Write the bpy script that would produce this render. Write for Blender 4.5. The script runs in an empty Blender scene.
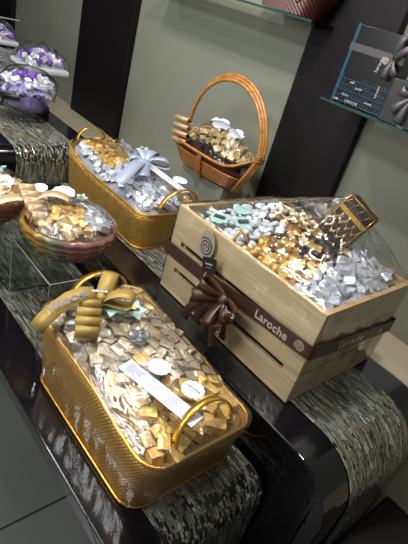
import bpy, bmesh, math, random
from mathutils import Vector, Matrix, Euler, noise
random.seed(7)
C = bpy.context.scene.collection
PI = math.pi
ROOT = {}

# ------------------------------------------------------------------ materials
def lin(h):
    h = h.lstrip('#')
    v = [int(h[i:i+2], 16)/255 for i in (0, 2, 4)]
    return tuple((c/12.92 if c <= .04045 else ((c+.055)/1.055)**2.4) for c in v) + (1,)

def newmat(name):
    m = bpy.data.materials.new(name); m.use_nodes = True
    nt = m.node_tree; b = nt.nodes['Principled BSDF']
    return m, nt, b

def nd(nt, typ, **kw):
    n = nt.nodes.new(typ)
    for k, v in kw.items():
        if k in n.inputs: n.inputs[k].default_value = v
        else: setattr(n, k, v)
    return n

def plain(name, col, rough=.5, metal=0, bump=0, bscale=60, vary=0, coat=0, spec=.5):
    m, nt, b = newmat(name)
    b.inputs['Base Color'].default_value = lin(col)
    b.inputs['Roughness'].default_value = rough
    b.inputs['Metallic'].default_value = metal
    b.inputs['Coat Weight'].default_value = coat
    b.inputs['Specular IOR Level'].default_value = spec
    tc = nd(nt, 'ShaderNodeTexCoord')
    if vary:
        oi = nd(nt, 'ShaderNodeObjectInfo')
        hs = nd(nt, 'ShaderNodeHueSaturation'); hs.inputs['Color'].default_value = lin(col)
        mr = nd(nt, 'ShaderNodeMapRange'); mr.inputs['To Min'].default_value = 1-vary; mr.inputs['To Max'].default_value = 1+vary
        nt.links.new(oi.outputs['Random'], mr.inputs['Value']); nt.links.new(mr.outputs[0], hs.inputs['Value'])
        nt.links.new(hs.outputs[0], b.inputs['Base Color'])
    if bump:
        n = nd(nt, 'ShaderNodeTexNoise'); n.inputs['Scale'].default_value = bscale; n.inputs['Detail'].default_value = 3
        bp = nd(nt, 'ShaderNodeBump'); bp.inputs['Strength'].default_value = bump; bp.inputs['Distance'].default_value = .004
        nt.links.new(tc.outputs['Object'], n.inputs['Vector']); nt.links.new(n.outputs['Fac'], bp.inputs['Height'])
        nt.links.new(bp.outputs[0], b.inputs['Normal'])
    return m

def film_mat(name, tint='ffffff', bump=.6, bscale=18, gain=1.0, rough=.06, haze=0, sc=(1, 1, 1)):
    """clear wrinkled cellophane: see-through sheet with a Fresnel gloss"""
    m, nt, b = newmat(name); nt.nodes.remove(b)
    out = nt.nodes['Material Output']
    tr = nd(nt, 'ShaderNodeBsdfTransparent'); tr.inputs['Color'].default_value = lin(tint)
    gl = nd(nt, 'ShaderNodeBsdfGlossy'); gl.inputs['Roughness'].default_value = rough
    tc = nd(nt, 'ShaderNodeTexCoord')
    mp = nd(nt, 'ShaderNodeMapping'); mp.inputs['Scale'].default_value = sc; mp.inputs['Rotation'].default_value = (0, 0, .6)
    n = nd(nt, 'ShaderNodeTexNoise'); n.inputs['Scale'].default_value = bscale; n.inputs['Detail'].default_value = 4
    n.inputs['Distortion'].default_value = 1.2
    bp = nd(nt, 'ShaderNodeBump'); bp.inputs['Strength'].default_value = bump; bp.inputs['Distance'].default_value = .02
    nt.links.new(tc.outputs['Object'], mp.inputs[0]); nt.links.new(mp.outputs[0], n.inputs['Vector'])
    nt.links.new(n.outputs['Fac'], bp.inputs['Height'])
    mix = nd(nt, 'ShaderNodeMixShader')
    nt.links.new(bp.outputs[0], gl.inputs['Normal'])
    nt.links.new(schlick(nt, bp.outputs[0], .06, gain), mix.inputs[0])
    hz = nd(nt, 'ShaderNodeMixShader'); hz.inputs[0].default_value = haze; df = nd(nt, 'ShaderNodeBsdfTranslucent')
    nt.links.new(tr.outputs[0], hz.inputs[1]); nt.links.new(df.outputs[0], hz.inputs[2])
    nt.links.new(hz.outputs[0], mix.inputs[1]); nt.links.new(gl.outputs[0], mix.inputs[2])
    nt.links.new(mix.outputs[0], out.inputs[0])
    return m

def schlick(nt, normal, f0, gain):
    ge = nd(nt, 'ShaderNodeNewGeometry')
    d = nd(nt, 'ShaderNodeVectorMath', operation='DOT_PRODUCT'); nt.links.new(ge.outputs['Incoming'], d.inputs[0]); nt.links.new(normal, d.inputs[1])
    a = nd(nt, 'ShaderNodeMath', operation='ABSOLUTE'); nt.links.new(d.outputs['Value'], a.inputs[0])
    i = nd(nt, 'ShaderNodeMath', operation='SUBTRACT'); i.inputs[0].default_value = 1; i.use_clamp = True; nt.links.new(a.outputs[0], i.inputs[1])
    p = nd(nt, 'ShaderNodeMath', operation='POWER'); p.inputs[1].default_value = 4; nt.links.new(i.outputs[0], p.inputs[0])
    m = nd(nt, 'ShaderNodeMath', operation='MULTIPLY_ADD'); m.inputs[1].default_value = (1-f0)*gain; m.inputs[2].default_value = f0*gain; m.use_clamp = True
    nt.links.new(p.outputs[0], m.inputs[0]); return m.outputs[0]

def weave_mat(name, c1, c2, metal, rough, su, sv, strength=.8):
    """basket weave in UV space"""
    m, nt, b = newmat(name)
    uv = nd(nt, 'ShaderNodeUVMap')
    sx = nd(nt, 'ShaderNodeSeparateXYZ'); nt.links.new(uv.outputs[0], sx.inputs[0])
    def sinof(sock, s):
        a = nd(nt, 'ShaderNodeMath', operation='MULTIPLY'); a.inputs[1].default_value = s
        c = nd(nt, 'ShaderNodeMath', operation='SINE')
        nt.links.new(sock, a.inputs[0]); nt.links.new(a.outputs[0], c.inputs[0]); return c
    s1, s2 = sinof(sx.outputs['X'], su), sinof(sx.outputs['Y'], sv)
    p = nd(nt, 'ShaderNodeMath', operation='MULTIPLY'); nt.links.new(s1.outputs[0], p.inputs[0]); nt.links.new(s2.outputs[0], p.inputs[1])
    mr = nd(nt, 'ShaderNodeMapRange'); mr.inputs['From Min'].default_value = -1; nt.links.new(p.outputs[0], mr.inputs['Value'])
    n = nd(nt, 'ShaderNodeTexNoise'); n.inputs['Scale'].default_value = 25; n.inputs['Detail'].default_value = 4
    ad = nd(nt, 'ShaderNodeMath', operation='MULTIPLY'); nt.links.new(mr.outputs[0], ad.inputs[0]); nt.links.new(n.outputs['Fac'], ad.inputs[1])
    rp = nd(nt, 'ShaderNodeMix', data_type='RGBA'); rp.inputs['A'].default_value = lin(c1); rp.inputs['B'].default_value = lin(c2)
    rp.clamp_factor = True
    ad2 = nd(nt, 'ShaderNodeMath', operation='MULTIPLY'); ad2.inputs[1].default_value = 1.8; nt.links.new(ad.outputs[0], ad2.inputs[0])
    nt.links.new(ad2.outputs[0], rp.inputs['Factor']); nt.links.new(rp.outputs['Result'], b.inputs['Base Color'])
    bp = nd(nt, 'ShaderNodeBump'); bp.inputs['Strength'].default_value = strength; bp.inputs['Distance'].default_value = .004
    nt.links.new(ad.outputs[0], bp.inputs['Height']); nt.links.new(bp.outputs[0], b.inputs['Normal'])
    b.inputs['Metallic'].default_value = metal; b.inputs['Roughness'].default_value = rough
    return m

def wood_mat(name, c1, c2, scale=(2.5, 30, 30), rough=.55):
    m, nt, b = newmat(name)
    tc = nd(nt, 'ShaderNodeTexCoord'); mp = nd(nt, 'ShaderNodeMapping'); mp.inputs['Scale'].default_value = scale
    n = nd(nt, 'ShaderNodeTexNoise'); n.inputs['Scale'].default_value = 1.6; n.inputs['Detail'].default_value = 5; n.inputs['Distortion'].default_value = .8
    oi = nd(nt, 'ShaderNodeObjectInfo')
    va = nd(nt, 'ShaderNodeVectorMath', operation='ADD')
    nt.links.new(tc.outputs['Object'], va.inputs[0]); nt.links.new(oi.outputs['Random'], va.inputs[1])
    nt.links.new(va.outputs[0], mp.inputs[0]); nt.links.new(mp.outputs[0], n.inputs['Vector'])
    mr = nd(nt, 'ShaderNodeMapRange'); mr.inputs['From Min'].default_value = .3; mr.inputs['From Max'].default_value = .7
    nt.links.new(n.outputs['Fac'], mr.inputs['Value'])
    mx = nd(nt, 'ShaderNodeMix', data_type='RGBA'); mx.inputs['A'].default_value = lin(c1); mx.inputs['B'].default_value = lin(c2)
    nt.links.new(mr.outputs[0], mx.inputs['Factor']); nt.links.new(mx.outputs['Result'], b.inputs['Base Color'])
    bp = nd(nt, 'ShaderNodeBump'); bp.inputs['Strength'].default_value = .25; bp.inputs['Distance'].default_value = .001
    nt.links.new(n.outputs['Fac'], bp.inputs['Height']); nt.links.new(bp.outputs[0], b.inputs['Normal'])
    b.inputs['Roughness'].default_value = rough
    return m

M = {}
M['black_gloss'] = plain('black_gloss', '0d0c10', .12, 0, spec=.5, coat=.3)
M['black_wood'] = plain('black_wood', '0e0a0d', .5, spec=.25)
M['black'] = plain('black', '0c0b0e', .4)
M['gold'] = plain('gold_foil', 'd6b266', .36, .4, .35, 90, .22)
M['gold_pale'] = plain('gold_pale_foil', 'd6b57a', .38, .35, .35, 90, .2)
M['bronze'] = plain('bronze_foil', 'a5967c', .36, .4, .35, 90, .25)
M['silver'] = plain('silver_foil', 'cdd0da', .32, .35, .4, 90, .15)
M['pearl'] = plain('pearl_foil', 'd5dae2', .36, .25, .3, 80, .12)
M['tan'] = plain('tan_foil', 'c0a87c', .4, .3, .3, 80, .2)
M['purple'] = plain('purple_foil', '6c3fa0', .3, .3, .4, 80, .3)
M['lilac'] = plain('lilac_foil', 'a99ad0', .3, .2, .4, 80, .3)
M['stone'] = plain('white_sugar', 'ccd2d8', .4, 0, .1, 60, .12)
M['choc'] = plain('dark_chocolate', '2b211e', .4, 0, .2, 90, .3)
M['wood_cup'] = plain('caramel_cup', '9a6a3c', .45, .2, .2, 90, .25)
M['teal'] = plain('teal_card', 'a6c8c4', .5)
M['white'] = plain('white_paper', 'd8dbe8', .45)
M['print'] = plain('grey_print', '6b6f7c', .6)
M['darkprint'] = plain('dark_print', '2b2b33', .6)
M['ivory'] = plain('ivory_petal', 'd9cba6', .5)
M['gold_ribbon'] = plain('gold_ribbon', '9a8040', .5, .15)
M['tan_ribbon'] = plain('tan_ribbon', 'b59a78', .4, .2)
M['blue_ribbon'] = plain('blue_grey_ribbon', '98a0b8', .4, .15)
M['brown_ribbon'] = plain('brown_ribbon', '3a241b', .45, .1)
M['copper_ribbon'] = plain('copper_ribbon', '4a2e1c', .32, .2)
M['grey_ribbon'] = plain('grey_ribbon', '4c494d', .4, .2)
M['ribbon_text'] = plain('silver_lettering', 'a89c90', .4, .2)
M['gold_trim'] = plain('gold_trim', 'd1a047', .28, .85, .3, 120)
M['tub1'] = weave_mat('gold_weave', '7a5518', 'c99a48', .35, .34, 700, 520)
M['tub2'] = weave_mat('gold_sequin_weave', '94691f', 'e0b25a', .45, .28, 420, 420, 1.0)
M['tub_in'] = plain('gold_lining', '9a7430', .4, .5)
M['bed'] = plain('crumpled_tissue', '7d6338', .6, .1, .8, 40)
M['bed_dark'] = plain('dark_tissue', '45403c', .7, 0, .8, 40)
M['bed_grey'] = plain('grey_tissue', '8a8d96', .6, 0, .8, 40)
M['bed_purple'] = plain('purple_shredded_paper', '9a7ce0', .7, 0, 1.0, 120)
M['film'] = film_mat('cellophane', 'fafbfd', .75, 11, 1.9, .09, .035, (.6, 2.2, 1))
M['film_crate'] = film_mat('crate_cellophane', 'f8f9fa', .75, 5.5, 2.1, .09, .035, (.5, 2.6, 1))
M['film_side'] = film_mat('smooth_cellophane', 'fbfbfd', .4, 7, .9, .08, .02, (1, 1, .6))
M['acrylic'] = film_mat('clear_acrylic', 'e8ecea', .02, 4, 1.3, .03)
M['glass'] = film_mat('clear_glass', 'f3f7f6', .02, 4, 1.5, .02)
M['shelf_glass'] = film_mat('green_glass', '5c7d70', .01, 3, 1.3, .03)
M['shelf_edge'] = plain('green_glass_edge', '24443a', .15)
M['bead'] = film_mat('clear_bead', 'dfe6ee', .1, 30, 3.0, .08)
M['pine'] = wood_mat('pine_plank', 'a3906c', 'bfab84')
M['pine_edge'] = wood_mat('pine_edge', 'c09c6c', 'd4b083')
M['bamboo'] = wood_mat('bamboo', '6b4221', 'a5703a', (30, 30, 30), .35)
M['bamboo_light'] = wood_mat('bamboo_light', '855526', 'bb8444', (25, 25, 25), .3)
M['wicker_red'] = plain('red_wicker', '4a1e18', .5)
M['blue_box'] = plain('teal_blue_card', '0f3f54', .4)
M['box_black'] = plain('box_black', '08080b', .3)
M['crumpled'] = plain('dark_wrapped', '3a2620', .3, .2, .6, 50, .5)
M['lamp'] = None

def mosaic_mat():
    m, nt, b = newmat('shell_mosaic')
    a = nd(nt, 'ShaderNodeVertexColor'); a.layer_name = 'Col'
    nt.links.new(a.outputs['Color'], b.inputs['Base Color'])
    b.inputs['Roughness'].default_value = .2; b.inputs['Metallic'].default_value = .35
    tc = nd(nt, 'ShaderNodeTexCoord'); n = nd(nt, 'ShaderNodeTexNoise'); n.inputs['Scale'].default_value = 120
    bp = nd(nt, 'ShaderNodeBump'); bp.inputs['Strength'].default_value = .35; bp.inputs['Distance'].default_value = .002
    nt.links.new(tc.outputs['Object'], n.inputs['Vector']); nt.links.new(n.outputs['Fac'], bp.inputs['Height']); nt.links.new(bp.outputs[0], b.inputs['Normal'])
    return m
M['mosaic'] = mosaic_mat()

def wall_mat():
    m, nt, b = newmat('grey_green_panel')
    tc = nd(nt, 'ShaderNodeTexCoord')
    n = nd(nt, 'ShaderNodeTexNoise'); n.inputs['Scale'].default_value = 1.6; n.inputs['Detail'].default_value = 6; n.inputs['Distortion'].default_value = 1.5
    mx = nd(nt, 'ShaderNodeMix', data_type='RGBA'); mx.inputs['A'].default_value = lin('73766a'); mx.inputs['B'].default_value = lin('84867a')
    nt.links.new(tc.outputs['Object'], n.inputs['Vector']); nt.links.new(n.outputs['Fac'], mx.inputs['Factor']); nt.links.new(mx.outputs['Result'], b.inputs['Base Color'])
    b.inputs['Roughness'].default_value = .28; b.inputs['Specular IOR Level'].default_value = .5
    return m
M['wall'] = wall_mat()

def tile_mat(name, c1, c2, grout, size, off, rough=.25):
    m, nt, b = newmat(name)
    tc = nd(nt, 'ShaderNodeTexCoord'); mp = nd(nt, 'ShaderNodeMapping'); mp.inputs['Location'].default_value = off
    br = nd(nt, 'ShaderNodeTexBrick'); br.offset = 0; br.inputs['Scale'].default_value = 1
    br.inputs['Brick Width'].default_value = size; br.inputs['Row Height'].default_value = size
    br.inputs['Mortar Size'].default_value = .004; br.inputs['Color1'].default_value = lin(c1); br.inputs['Color2'].default_value = lin(c2); br.inputs['Mortar'].default_value = lin(grout)
    nt.links.new(tc.outputs['Object'], mp.inputs[0]); nt.links.new(mp.outputs[0], br.inputs['Vector'])
    n = nd(nt, 'ShaderNodeTexNoise'); n.inputs['Scale'].default_value = 3; n.inputs['Detail'].default_value = 6
    nt.links.new(tc.outputs['Object'], n.inputs['Vector'])
    mx = nd(nt, 'ShaderNodeMix', data_type='RGBA', blend_type='MULTIPLY'); mx.inputs['Factor'].default_value = .35
    nt.links.new(br.outputs['Color'], mx.inputs['A']); nt.links.new(n.outputs['Fac'], mx.inputs['B']); nt.links.new(mx.outputs['Result'], b.inputs['Base Color'])
    b.inputs['Roughness'].default_value = rough
    return m
M['floor'] = tile_mat('floor_tiles', '63665f', '5f625b', '2f302c', .8, (.415, .1, 0))
M['ledge'] = tile_mat('beige_marble', 'b7ad95', 'b2a890', '8d846f', 1.2, (.3, .2, 0), .3)

def carnival_mat():
    m, nt, b = newmat('iridescent_glass'); nt.nodes.remove(b)
    out = nt.nodes['Material Output']
    tc = nd(nt, 'ShaderNodeTexCoord'); sx = nd(nt, 'ShaderNodeSeparateXYZ'); nt.links.new(tc.outputs['Object'], sx.inputs[0])
    ad = nd(nt, 'ShaderNodeMath', operation='ADD'); nt.links.new(sx.outputs['X'], ad.inputs[0]); nt.links.new(sx.outputs['Y'], ad.inputs[1])
    mr = nd(nt, 'ShaderNodeMapRange'); mr.inputs['From Min'].default_value = -.17; mr.inputs['From Max'].default_value = .17
    nt.links.new(ad.outputs[0], mr.inputs['Value'])
    cr = nd(nt, 'ShaderNodeValToRGB'); e = cr.color_ramp.elements
    e[0].position = 0; e[0].color = lin('e0b860'); e[1].position = 1; e[1].color = lin('d8b0a6')
    for p, c in ((.3, 'd0ac62'), (.5, 'aab29c'), (.72, 'd0a2a6')):
        x = e.new(p); x.color = lin(c)
    nt.links.new(mr.outputs[0], cr.inputs[0])
    tr = nd(nt, 'ShaderNodeBsdfTransparent'); gl = nd(nt, 'ShaderNodeBsdfGlossy'); gl.inputs['Roughness'].default_value = .1
    df = nd(nt, 'ShaderNodeBsdfDiffuse')
    nt.links.new(cr.outputs[0], tr.inputs['Color']); nt.links.new(cr.outputs[0], gl.inputs['Color']); nt.links.new(cr.outputs[0], df.inputs['Color'])
    ge = nd(nt, 'ShaderNodeNewGeometry')
    m0 = nd(nt, 'ShaderNodeMixShader'); m0.inputs[0].default_value = .3
    m1 = nd(nt, 'ShaderNodeMixShader')
    nt.links.new(tr.outputs[0], m0.inputs[1]); nt.links.new(df.outputs[0], m0.inputs[2])
    nt.links.new(schlick(nt, ge.outputs['Normal'], .14, 1), m1.inputs[0]); nt.links.new(m0.outputs[0], m1.inputs[1]); nt.links.new(gl.outputs[0], m1.inputs[2])
    nt.links.new(m1.outputs[0], out.inputs[0])
    return m
M['carnival'] = carnival_mat()

# ------------------------------------------------------------------ helpers
def wl(o): return ROOT.get(o.name, Vector((0, 0, 0)))

def finish(name, bm, mat, parent=None, smooth=False, loc=None, keep=False):
    """link bm (world coordinates) as ONE mesh object; its origin goes to its parent's base or to loc"""
    base = wl(parent) if parent else Vector(loc or (0, 0, 0))
    bmesh.ops.translate(bm, verts=bm.verts, vec=-base)
    if not keep: bmesh.ops.recalc_face_normals(bm, faces=bm.faces)
    me = bpy.data.meshes.new(name); bm.to_mesh(me); bm.free()
    if smooth:
        for p in me.polygons: p.use_smooth = True
    for m in (mat if isinstance(mat, (list, tuple)) else [mat]): me.materials.append(m)
    o = bpy.data.objects.new(name, me); C.objects.link(o)
    if parent: o.parent = parent; ROOT[o.name] = base
    else: o.location = base; ROOT[o.name] = base
    return o

def empty(name, loc):
    o = bpy.data.objects.new(name, None); C.objects.link(o); o.location = loc
    o.empty_display_size = .05
    ROOT[o.name] = Vector(loc); return o

def tag(o, label, cat, group=None):
    o['label'] = label; o['category'] = cat
    if group: o['group'] = group
    return o

def struct(o): o['kind'] = 'structure'; return o

def BM(): return bmesh.new()

def box(bm, x0, x1, y0, y1, z0, z1, bev=0, mat=None, seg=2):
    r = bmesh.ops.create_cube(bm, size=1)
    vs = r['verts']
    T = Matrix.Translation(((x0+x1)/2, (y0+y1)/2, (z0+z1)/2)) @ Matrix.Diagonal((x1-x0, y1-y0, z1-z0, 1))
    bmesh.ops.transform(bm, matrix=T, verts=vs)
    if bev:
        es = list({e for v in vs for e in v.link_edges})
        r2 = bmesh.ops.bevel(bm, geom=es, offset=bev, segments=seg, profile=.5, affect='EDGES')
        vs = list({v for f in r2['faces'] for v in f.verts} | {v for v in vs if v.is_valid})
    if mat is not None: bmesh.ops.transform(bm, matrix=mat, verts=vs)
    return vs

def cyl(bm, c, r, h, seg=20, r2=None, mat=None, bev=0):
    q = bmesh.ops.create_cone(bm, cap_ends=True, segments=seg, radius1=r, radius2=r if r2 is None else r2, depth=h)
    vs = q['verts']
    bmesh.ops.translate(bm, verts=vs, vec=c)
    if mat is not None: bmesh.ops.transform(bm, matrix=mat, verts=vs)
    return vs

def ball(bm, c, r, s=(1, 1, 1), u=12, v=8):
    q = bmesh.ops.create_uvsphere(bm, u_segments=u, v_segments=v, radius=r)
    bmesh.ops.transform(bm, matrix=Matrix.Translation(c) @ Matrix.Diagonal((s[0], s[1], s[2], 1)), verts=q['verts'])
    return q['verts']

def tube(bm, pts, r, seg=8, closed=False):
    pts = [Vector(p) for p in pts]; n = len(pts); rings = []
    prev = None
    for i, p in enumerate(pts):
        a = pts[(i-1) % n] if (closed or i > 0) else pts[i]
        b = pts[(i+1) % n] if (closed or i < n-1) else pts[i]
        t = (b-a).normalized()
        if prev is None:
            ref = Vector((0, 0, 1)) if abs(t.z) < .9 else Vector((1, 0, 0))
            u = t.cross(ref).normalized()
        else:
            u = (prev - t*prev.dot(t)).normalized()
        prev = u; w = t.cross(u)
        rr = r(i/(n-1)) if callable(r) else r
        rings.append([bm.verts.new(p + rr*(math.cos(2*PI*k/seg)*u + math.sin(2*PI*k/seg)*w)) for k in range(seg)])
    m = n if closed else n-1
    for i in range(m):
        A, B = rings[i], rings[(i+1) % n]
        for k in range(seg): bm.faces.new((A[k], A[(k+1) % seg], B[(k+1) % seg], B[k]))
    if not closed:
        bm.faces.new(rings[0][::-1]); bm.faces.new(rings[-1])

def strap(bm, pts, wdirs, w, th=.0012):
    """a ribbon or flat strap of real thickness along pts"""
    pts = [Vector(p) for p in pts]; n = len(pts); rows = []
    for i, p in enumerate(pts):
        t = (pts[min(i+1, n-1)] - pts[max(i-1, 0)]).normalized()
        d = Vector(wdirs[i] if isinstance(wdirs, list) else wdirs).normalized()
        d = (d - t*d.dot(t)).normalized(); nn = t.cross(d)
        ww = w(i/(n-1)) if callable(w) else w
        rows.append([bm.verts.new(p + s*d*ww/2 + k*nn*th/2) for s, k in ((-1, -1), (1, -1), (1, 1), (-1, 1))])
    for a, b in zip(rows, rows[1:]):
        for k in range(4): bm.faces.new((a[k], a[(k+1) % 4], b[(k+1) % 4], b[k]))
    bm.faces.new(rows[0][::-1]); bm.faces.new(rows[-1])

def bez(p0, p1, p2, p3, n=12):
    p0, p1, p2, p3 = map(Vector, (p0, p1, p2, p3))
    return [(1-t)**3*p0 + 3*(1-t)**2*t*p1 + 3*(1-t)*t*t*p2 + t**3*p3 for t in [i/n for i in range(n+1)]]

def lathe(bm, c, prof, seg=48, rfun=None):
    rings = []
    for j, (r, z) in enumerate(prof):
        rings.append([bm.verts.new((c[0]+(r+(rfun(a, j, r) if rfun else 0))*math.cos(a), c[1]+(r+(rfun(a, j, r) if rfun else 0))*math.sin(a), c[2]+z)) for a in [2*PI*k/seg for k in range(seg)]])
    for A, B in zip(rings, rings[1:]):
        for k in range(seg): bm.faces.new((A[k], A[(k+1) % seg], B[(k+1) % seg], B[k]))
    return rings

def text(body, size, mtx, mat, parent, name='lettering', ext=.0004, space=1.0):
    cu = bpy.data.curves.new(name, 'FONT'); cu.body = body; cu.size = size; cu.extrude = ext
    cu.align_x = 'CENTER'; cu.align_y = 'CENTER'; cu.offset = size*.02; cu.space_character = space
    tmp = bpy.data.objects.new('tmp_text', cu); C.objects.link(tmp)
    dg = bpy.context.evaluated_depsgraph_get(); dg.update()
    me = bpy.data.meshes.new_from_object(tmp.evaluated_get(dg))
    bpy.data.objects.remove(tmp); bpy.data.curves.remove(cu)
    bm = BM(); bm.from_mesh(me); bpy.data.meshes.remove(me)
    bmesh.ops.transform(bm, matrix=mtx, verts=bm.verts)
    return finish(name, bm, mat, parent)

def frame(o, x, y):
    """matrix whose local X runs along x, Y towards y, at o"""
    x = Vector(x).normalized(); y = Vector(y); y = (y - x*y.dot(x)).normalized(); z = x.cross(y)
    m = Matrix((x, y, z)).transposed().to_4x4(); m.translation = Vector(o); return m

def spiral(bm, mtx, r, w, turns=2.6, n=60, th=.0006):
    pts = []
    for i in range(n+1):
        t = i/n; a = t*turns*2*PI; rr = r*(.12+.88*t)
        pts.append(mtx @ Vector((rr*math.cos(a), rr*math.sin(a), 0)))
    nz = (mtx.to_3x3() @ Vector((0, 0, 1)))
    rows = []
    for i, p in enumerate(pts):
        t = (pts[min(i+1, n)]-pts[max(i-1, 0)]).normalized(); d = nz.cross(t)
        rows.append([bm.verts.new(p+s*d*w/2+k*nz*th) for s, k in ((-1, 0), (1, 0), (1, 1), (-1, 1))])
    for a, b in zip(rows, rows[1:]):
        for k in range(4): bm.faces.new((a[k], a[(k+1) % 4], b[(k+1) % 4], b[k]))

# ------------------------------------------------------------------ room
FZ = -.70; WY = .88; LZ = -.11
b = BM(); box(b, -5.5, 2.6, -2.8, WY+.2, FZ-.1, FZ); struct(finish('floor', b, M['floor']))
b = BM(); box(b, -5.5, 2.6, WY, WY+.12, FZ, 2.1)
struct(finish('wall_back', b, M['wall']))
b = BM(); box(b, -5.5, 2.6, -2.8, WY+.2, 2.1, 2.2); struct(finish('ceiling', b, plain('ceiling_paint', '3c3b39', .8)))
b = BM(); box(b, -5.6, -5.5, -2.8, WY+.12, FZ, 2.1); struct(finish('wall_left', b, plain('dark_wall', '3c3b38', .7)))
b = BM(); box(b, -4.0, 1.6, .463, WY, FZ, LZ, .004); struct(finish('trim_1', b, M['ledge']))      # stone ledge along the wall
for i, (x0, x1, dy) in enumerate(((-4.95, -4.13, .04), (-2.925, -2.29, .04), (-.985, -.6, .04))):
    b = BM(); box(b, x0, x1, WY-dy, WY+.01, LZ, 2.1, .003); struct(finish('trim_%d' % (i+2), b, M['black_wood']))
# thin joints between the wall panels
b = BM()
for z in (.985,): box(b, -2.28, -.99, WY-.0015, WY, z, z+.003)
struct(finish('trim_5', b, plain('joint', '55574d', .6)))

# ------------------------------------------------------------------ tables
def tile_runner(profile, y0, y1, parent, seed, roww=.0062):
    """shell mosaic strips laid over a profile of (x, z) points; one part"""
    rnd = random.Random(seed)
    P = [Vector((x, 0, z)) for x, z in profile]
    L = [0]
    for a, c in zip(P, P[1:]): L.append(L[-1]+(c-a).length)
    def at(s):
        s = max(0, min(L[-1]-1e-6, s))
        for i in range(len(P)-1):
            if s <= L[i+1]:
                t = (s-L[i])/(L[i+1]-L[i]); p = P[i].lerp(P[i+1], t); d = (P[i+1]-P[i]).normalized()
                return p, Vector((-d.z, 0, d.x))
    bm = BM(); col = bm.loops.layers.float_color.new('Col')
    pal = [lin(c) for c in ('8c9088', '9b9f95', '74776c', '7f765f', '6a6a5e', 'a9aea6', '8d846f', '55554c', '7d8785', '8f8b7d')]
    def quad(s0, s1, a, c, h, tilt):
        q = []
        for (s, y, k) in ((s0, a, 0), (s1, a, 1), (s1, c, 2), (s0, c, 3)):
            p, nn = at(s); n0 = nn if nn.z > -.5 else -nn
            q.append(bm.verts.new(Vector((p.x, y, p.z)) + nn*(h+tilt[k])))
        return bm.faces.new(q)
    y = y0
    while y < y1-.003:
        w = min(roww*rnd.uniform(.8, 1.25), y1-y); rk = rnd.uniform(.75, 1.15)
        s = -rnd.uniform(0, .02)
        while s < L[-1]:
            l = rnd.uniform(.012, .045)
            c = rnd.choice(pal); k = rnd.uniform(.6, 1.15); k *= rk; c = (c[0]*k, c[1]*k, c[2]*k, 1)
            a1, a2 = rnd.uniform(-.0005, .0005), rnd.uniform(-.0003, .0003)
            f = quad(max(s, 0), min(s+l-.0012, L[-1]), y+.0006, y+w-.0006, .0032, (a1+a2, -a1+a2, -a1-a2, a1-a2))
            for lp in f.loops: lp[col] = c
            s += l
        y += w
    # grout sheet beneath
    rows = [[bm.verts.new(Vector((p.x, yy, p.z)) + at(l)[1]*.0018) for yy in (y0, y1)] for p, l in zip(P, L)]
    for a, c in zip(rows, rows[1:]):
        f = bm.faces.new((a[0], c[0], c[1], a[1]))
        for lp in f.loops: lp[col] = (.02, .02, .017, 1)
    for f in bm.faces:
        f.normal_update()

    return finish('mosaic_runner', bm, M['mosaic'], parent, keep=True)

def table(x0, x1, y0, y1, z, rad, my0, my1, label, seed, th=.045, panel=None):
    root = tag(empty('display_table', (x1-.02, (y0+y1)/2, FZ)), label, 'table', None)
    n = 14
    prof = [(x0, z)] + [(x1-rad+rad*math.sin(a), z-rad+rad*math.cos(a)) for a in [PI/2*i/n for i in range(n+1)]] + [(x1, FZ)]
    ri = max(rad-th, .01)
    inner = [(x1-th, FZ)] + [(x1-rad+ri*math.sin(a), z-rad+ri*math.cos(a)) for a in [PI/2*i/n for i in range(n, -1, -1)]] + [(x0, z-th)]
    loop = prof+inner
    bm = BM()
    A = [bm.verts.new((x, y0, zz)) for x, zz in loop]; B = [bm.verts.new((x, y1, zz)) for x, zz in loop]
    bm.faces.new(A); bm.faces.new(B[::-1])
    for i in range(len(loop)):
        j = (i+1) % len(loop); bm.faces.new((A[i], B[i], B[j], A[j]))
    es = [e for e in bm.edges if abs(e.verts[0].co.y-e.verts[1].co.y) < 1e-6 and abs(e.calc_face_angle(0)-PI/2) < .2 and len(e.link_faces) == 2]
    bmesh.ops.triangulate(bm, faces=[f for f in bm.faces if len(f.verts) > 4])
    es = [e for e in bm.edges if e.is_valid and abs(e.verts[0].co.y-e.verts[1].co.y) < 1e-6 and e.calc_face_angle(0) > 1.3]
    bmesh.ops.bevel(bm, geom=es, offset=.004, segments=2, profile=.5, affect='EDGES')
    finish('waterfall_top', bm, M['black_gloss'], root)
    bm = BM(); box(bm, x0, x0+th, y0, y1, FZ, z-th); finish('leg_panel', bm, M['black_gloss'], root)
    if panel:
        bm = BM(); box(bm, x0+th, x1-th, y0+.006, y0+.022, FZ, z-th); finish('side_panel', bm, M['black_gloss'], root)
        bm = BM(); box(bm, x0+th, x1-th, y1-.022, y1-.006, FZ, z-th); finish('side_panel', bm, M['black_gloss'], root)
    rp = [(x0+.001, z)] + [(x1-rad+rad*math.sin(a), z-rad+rad*math.cos(a)) for a in [PI/2*i/n for i in range(n+1)]] + [(x1, FZ+.01)]
    tile_runner(rp, my0, my1, root, seed)
    return root

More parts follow.
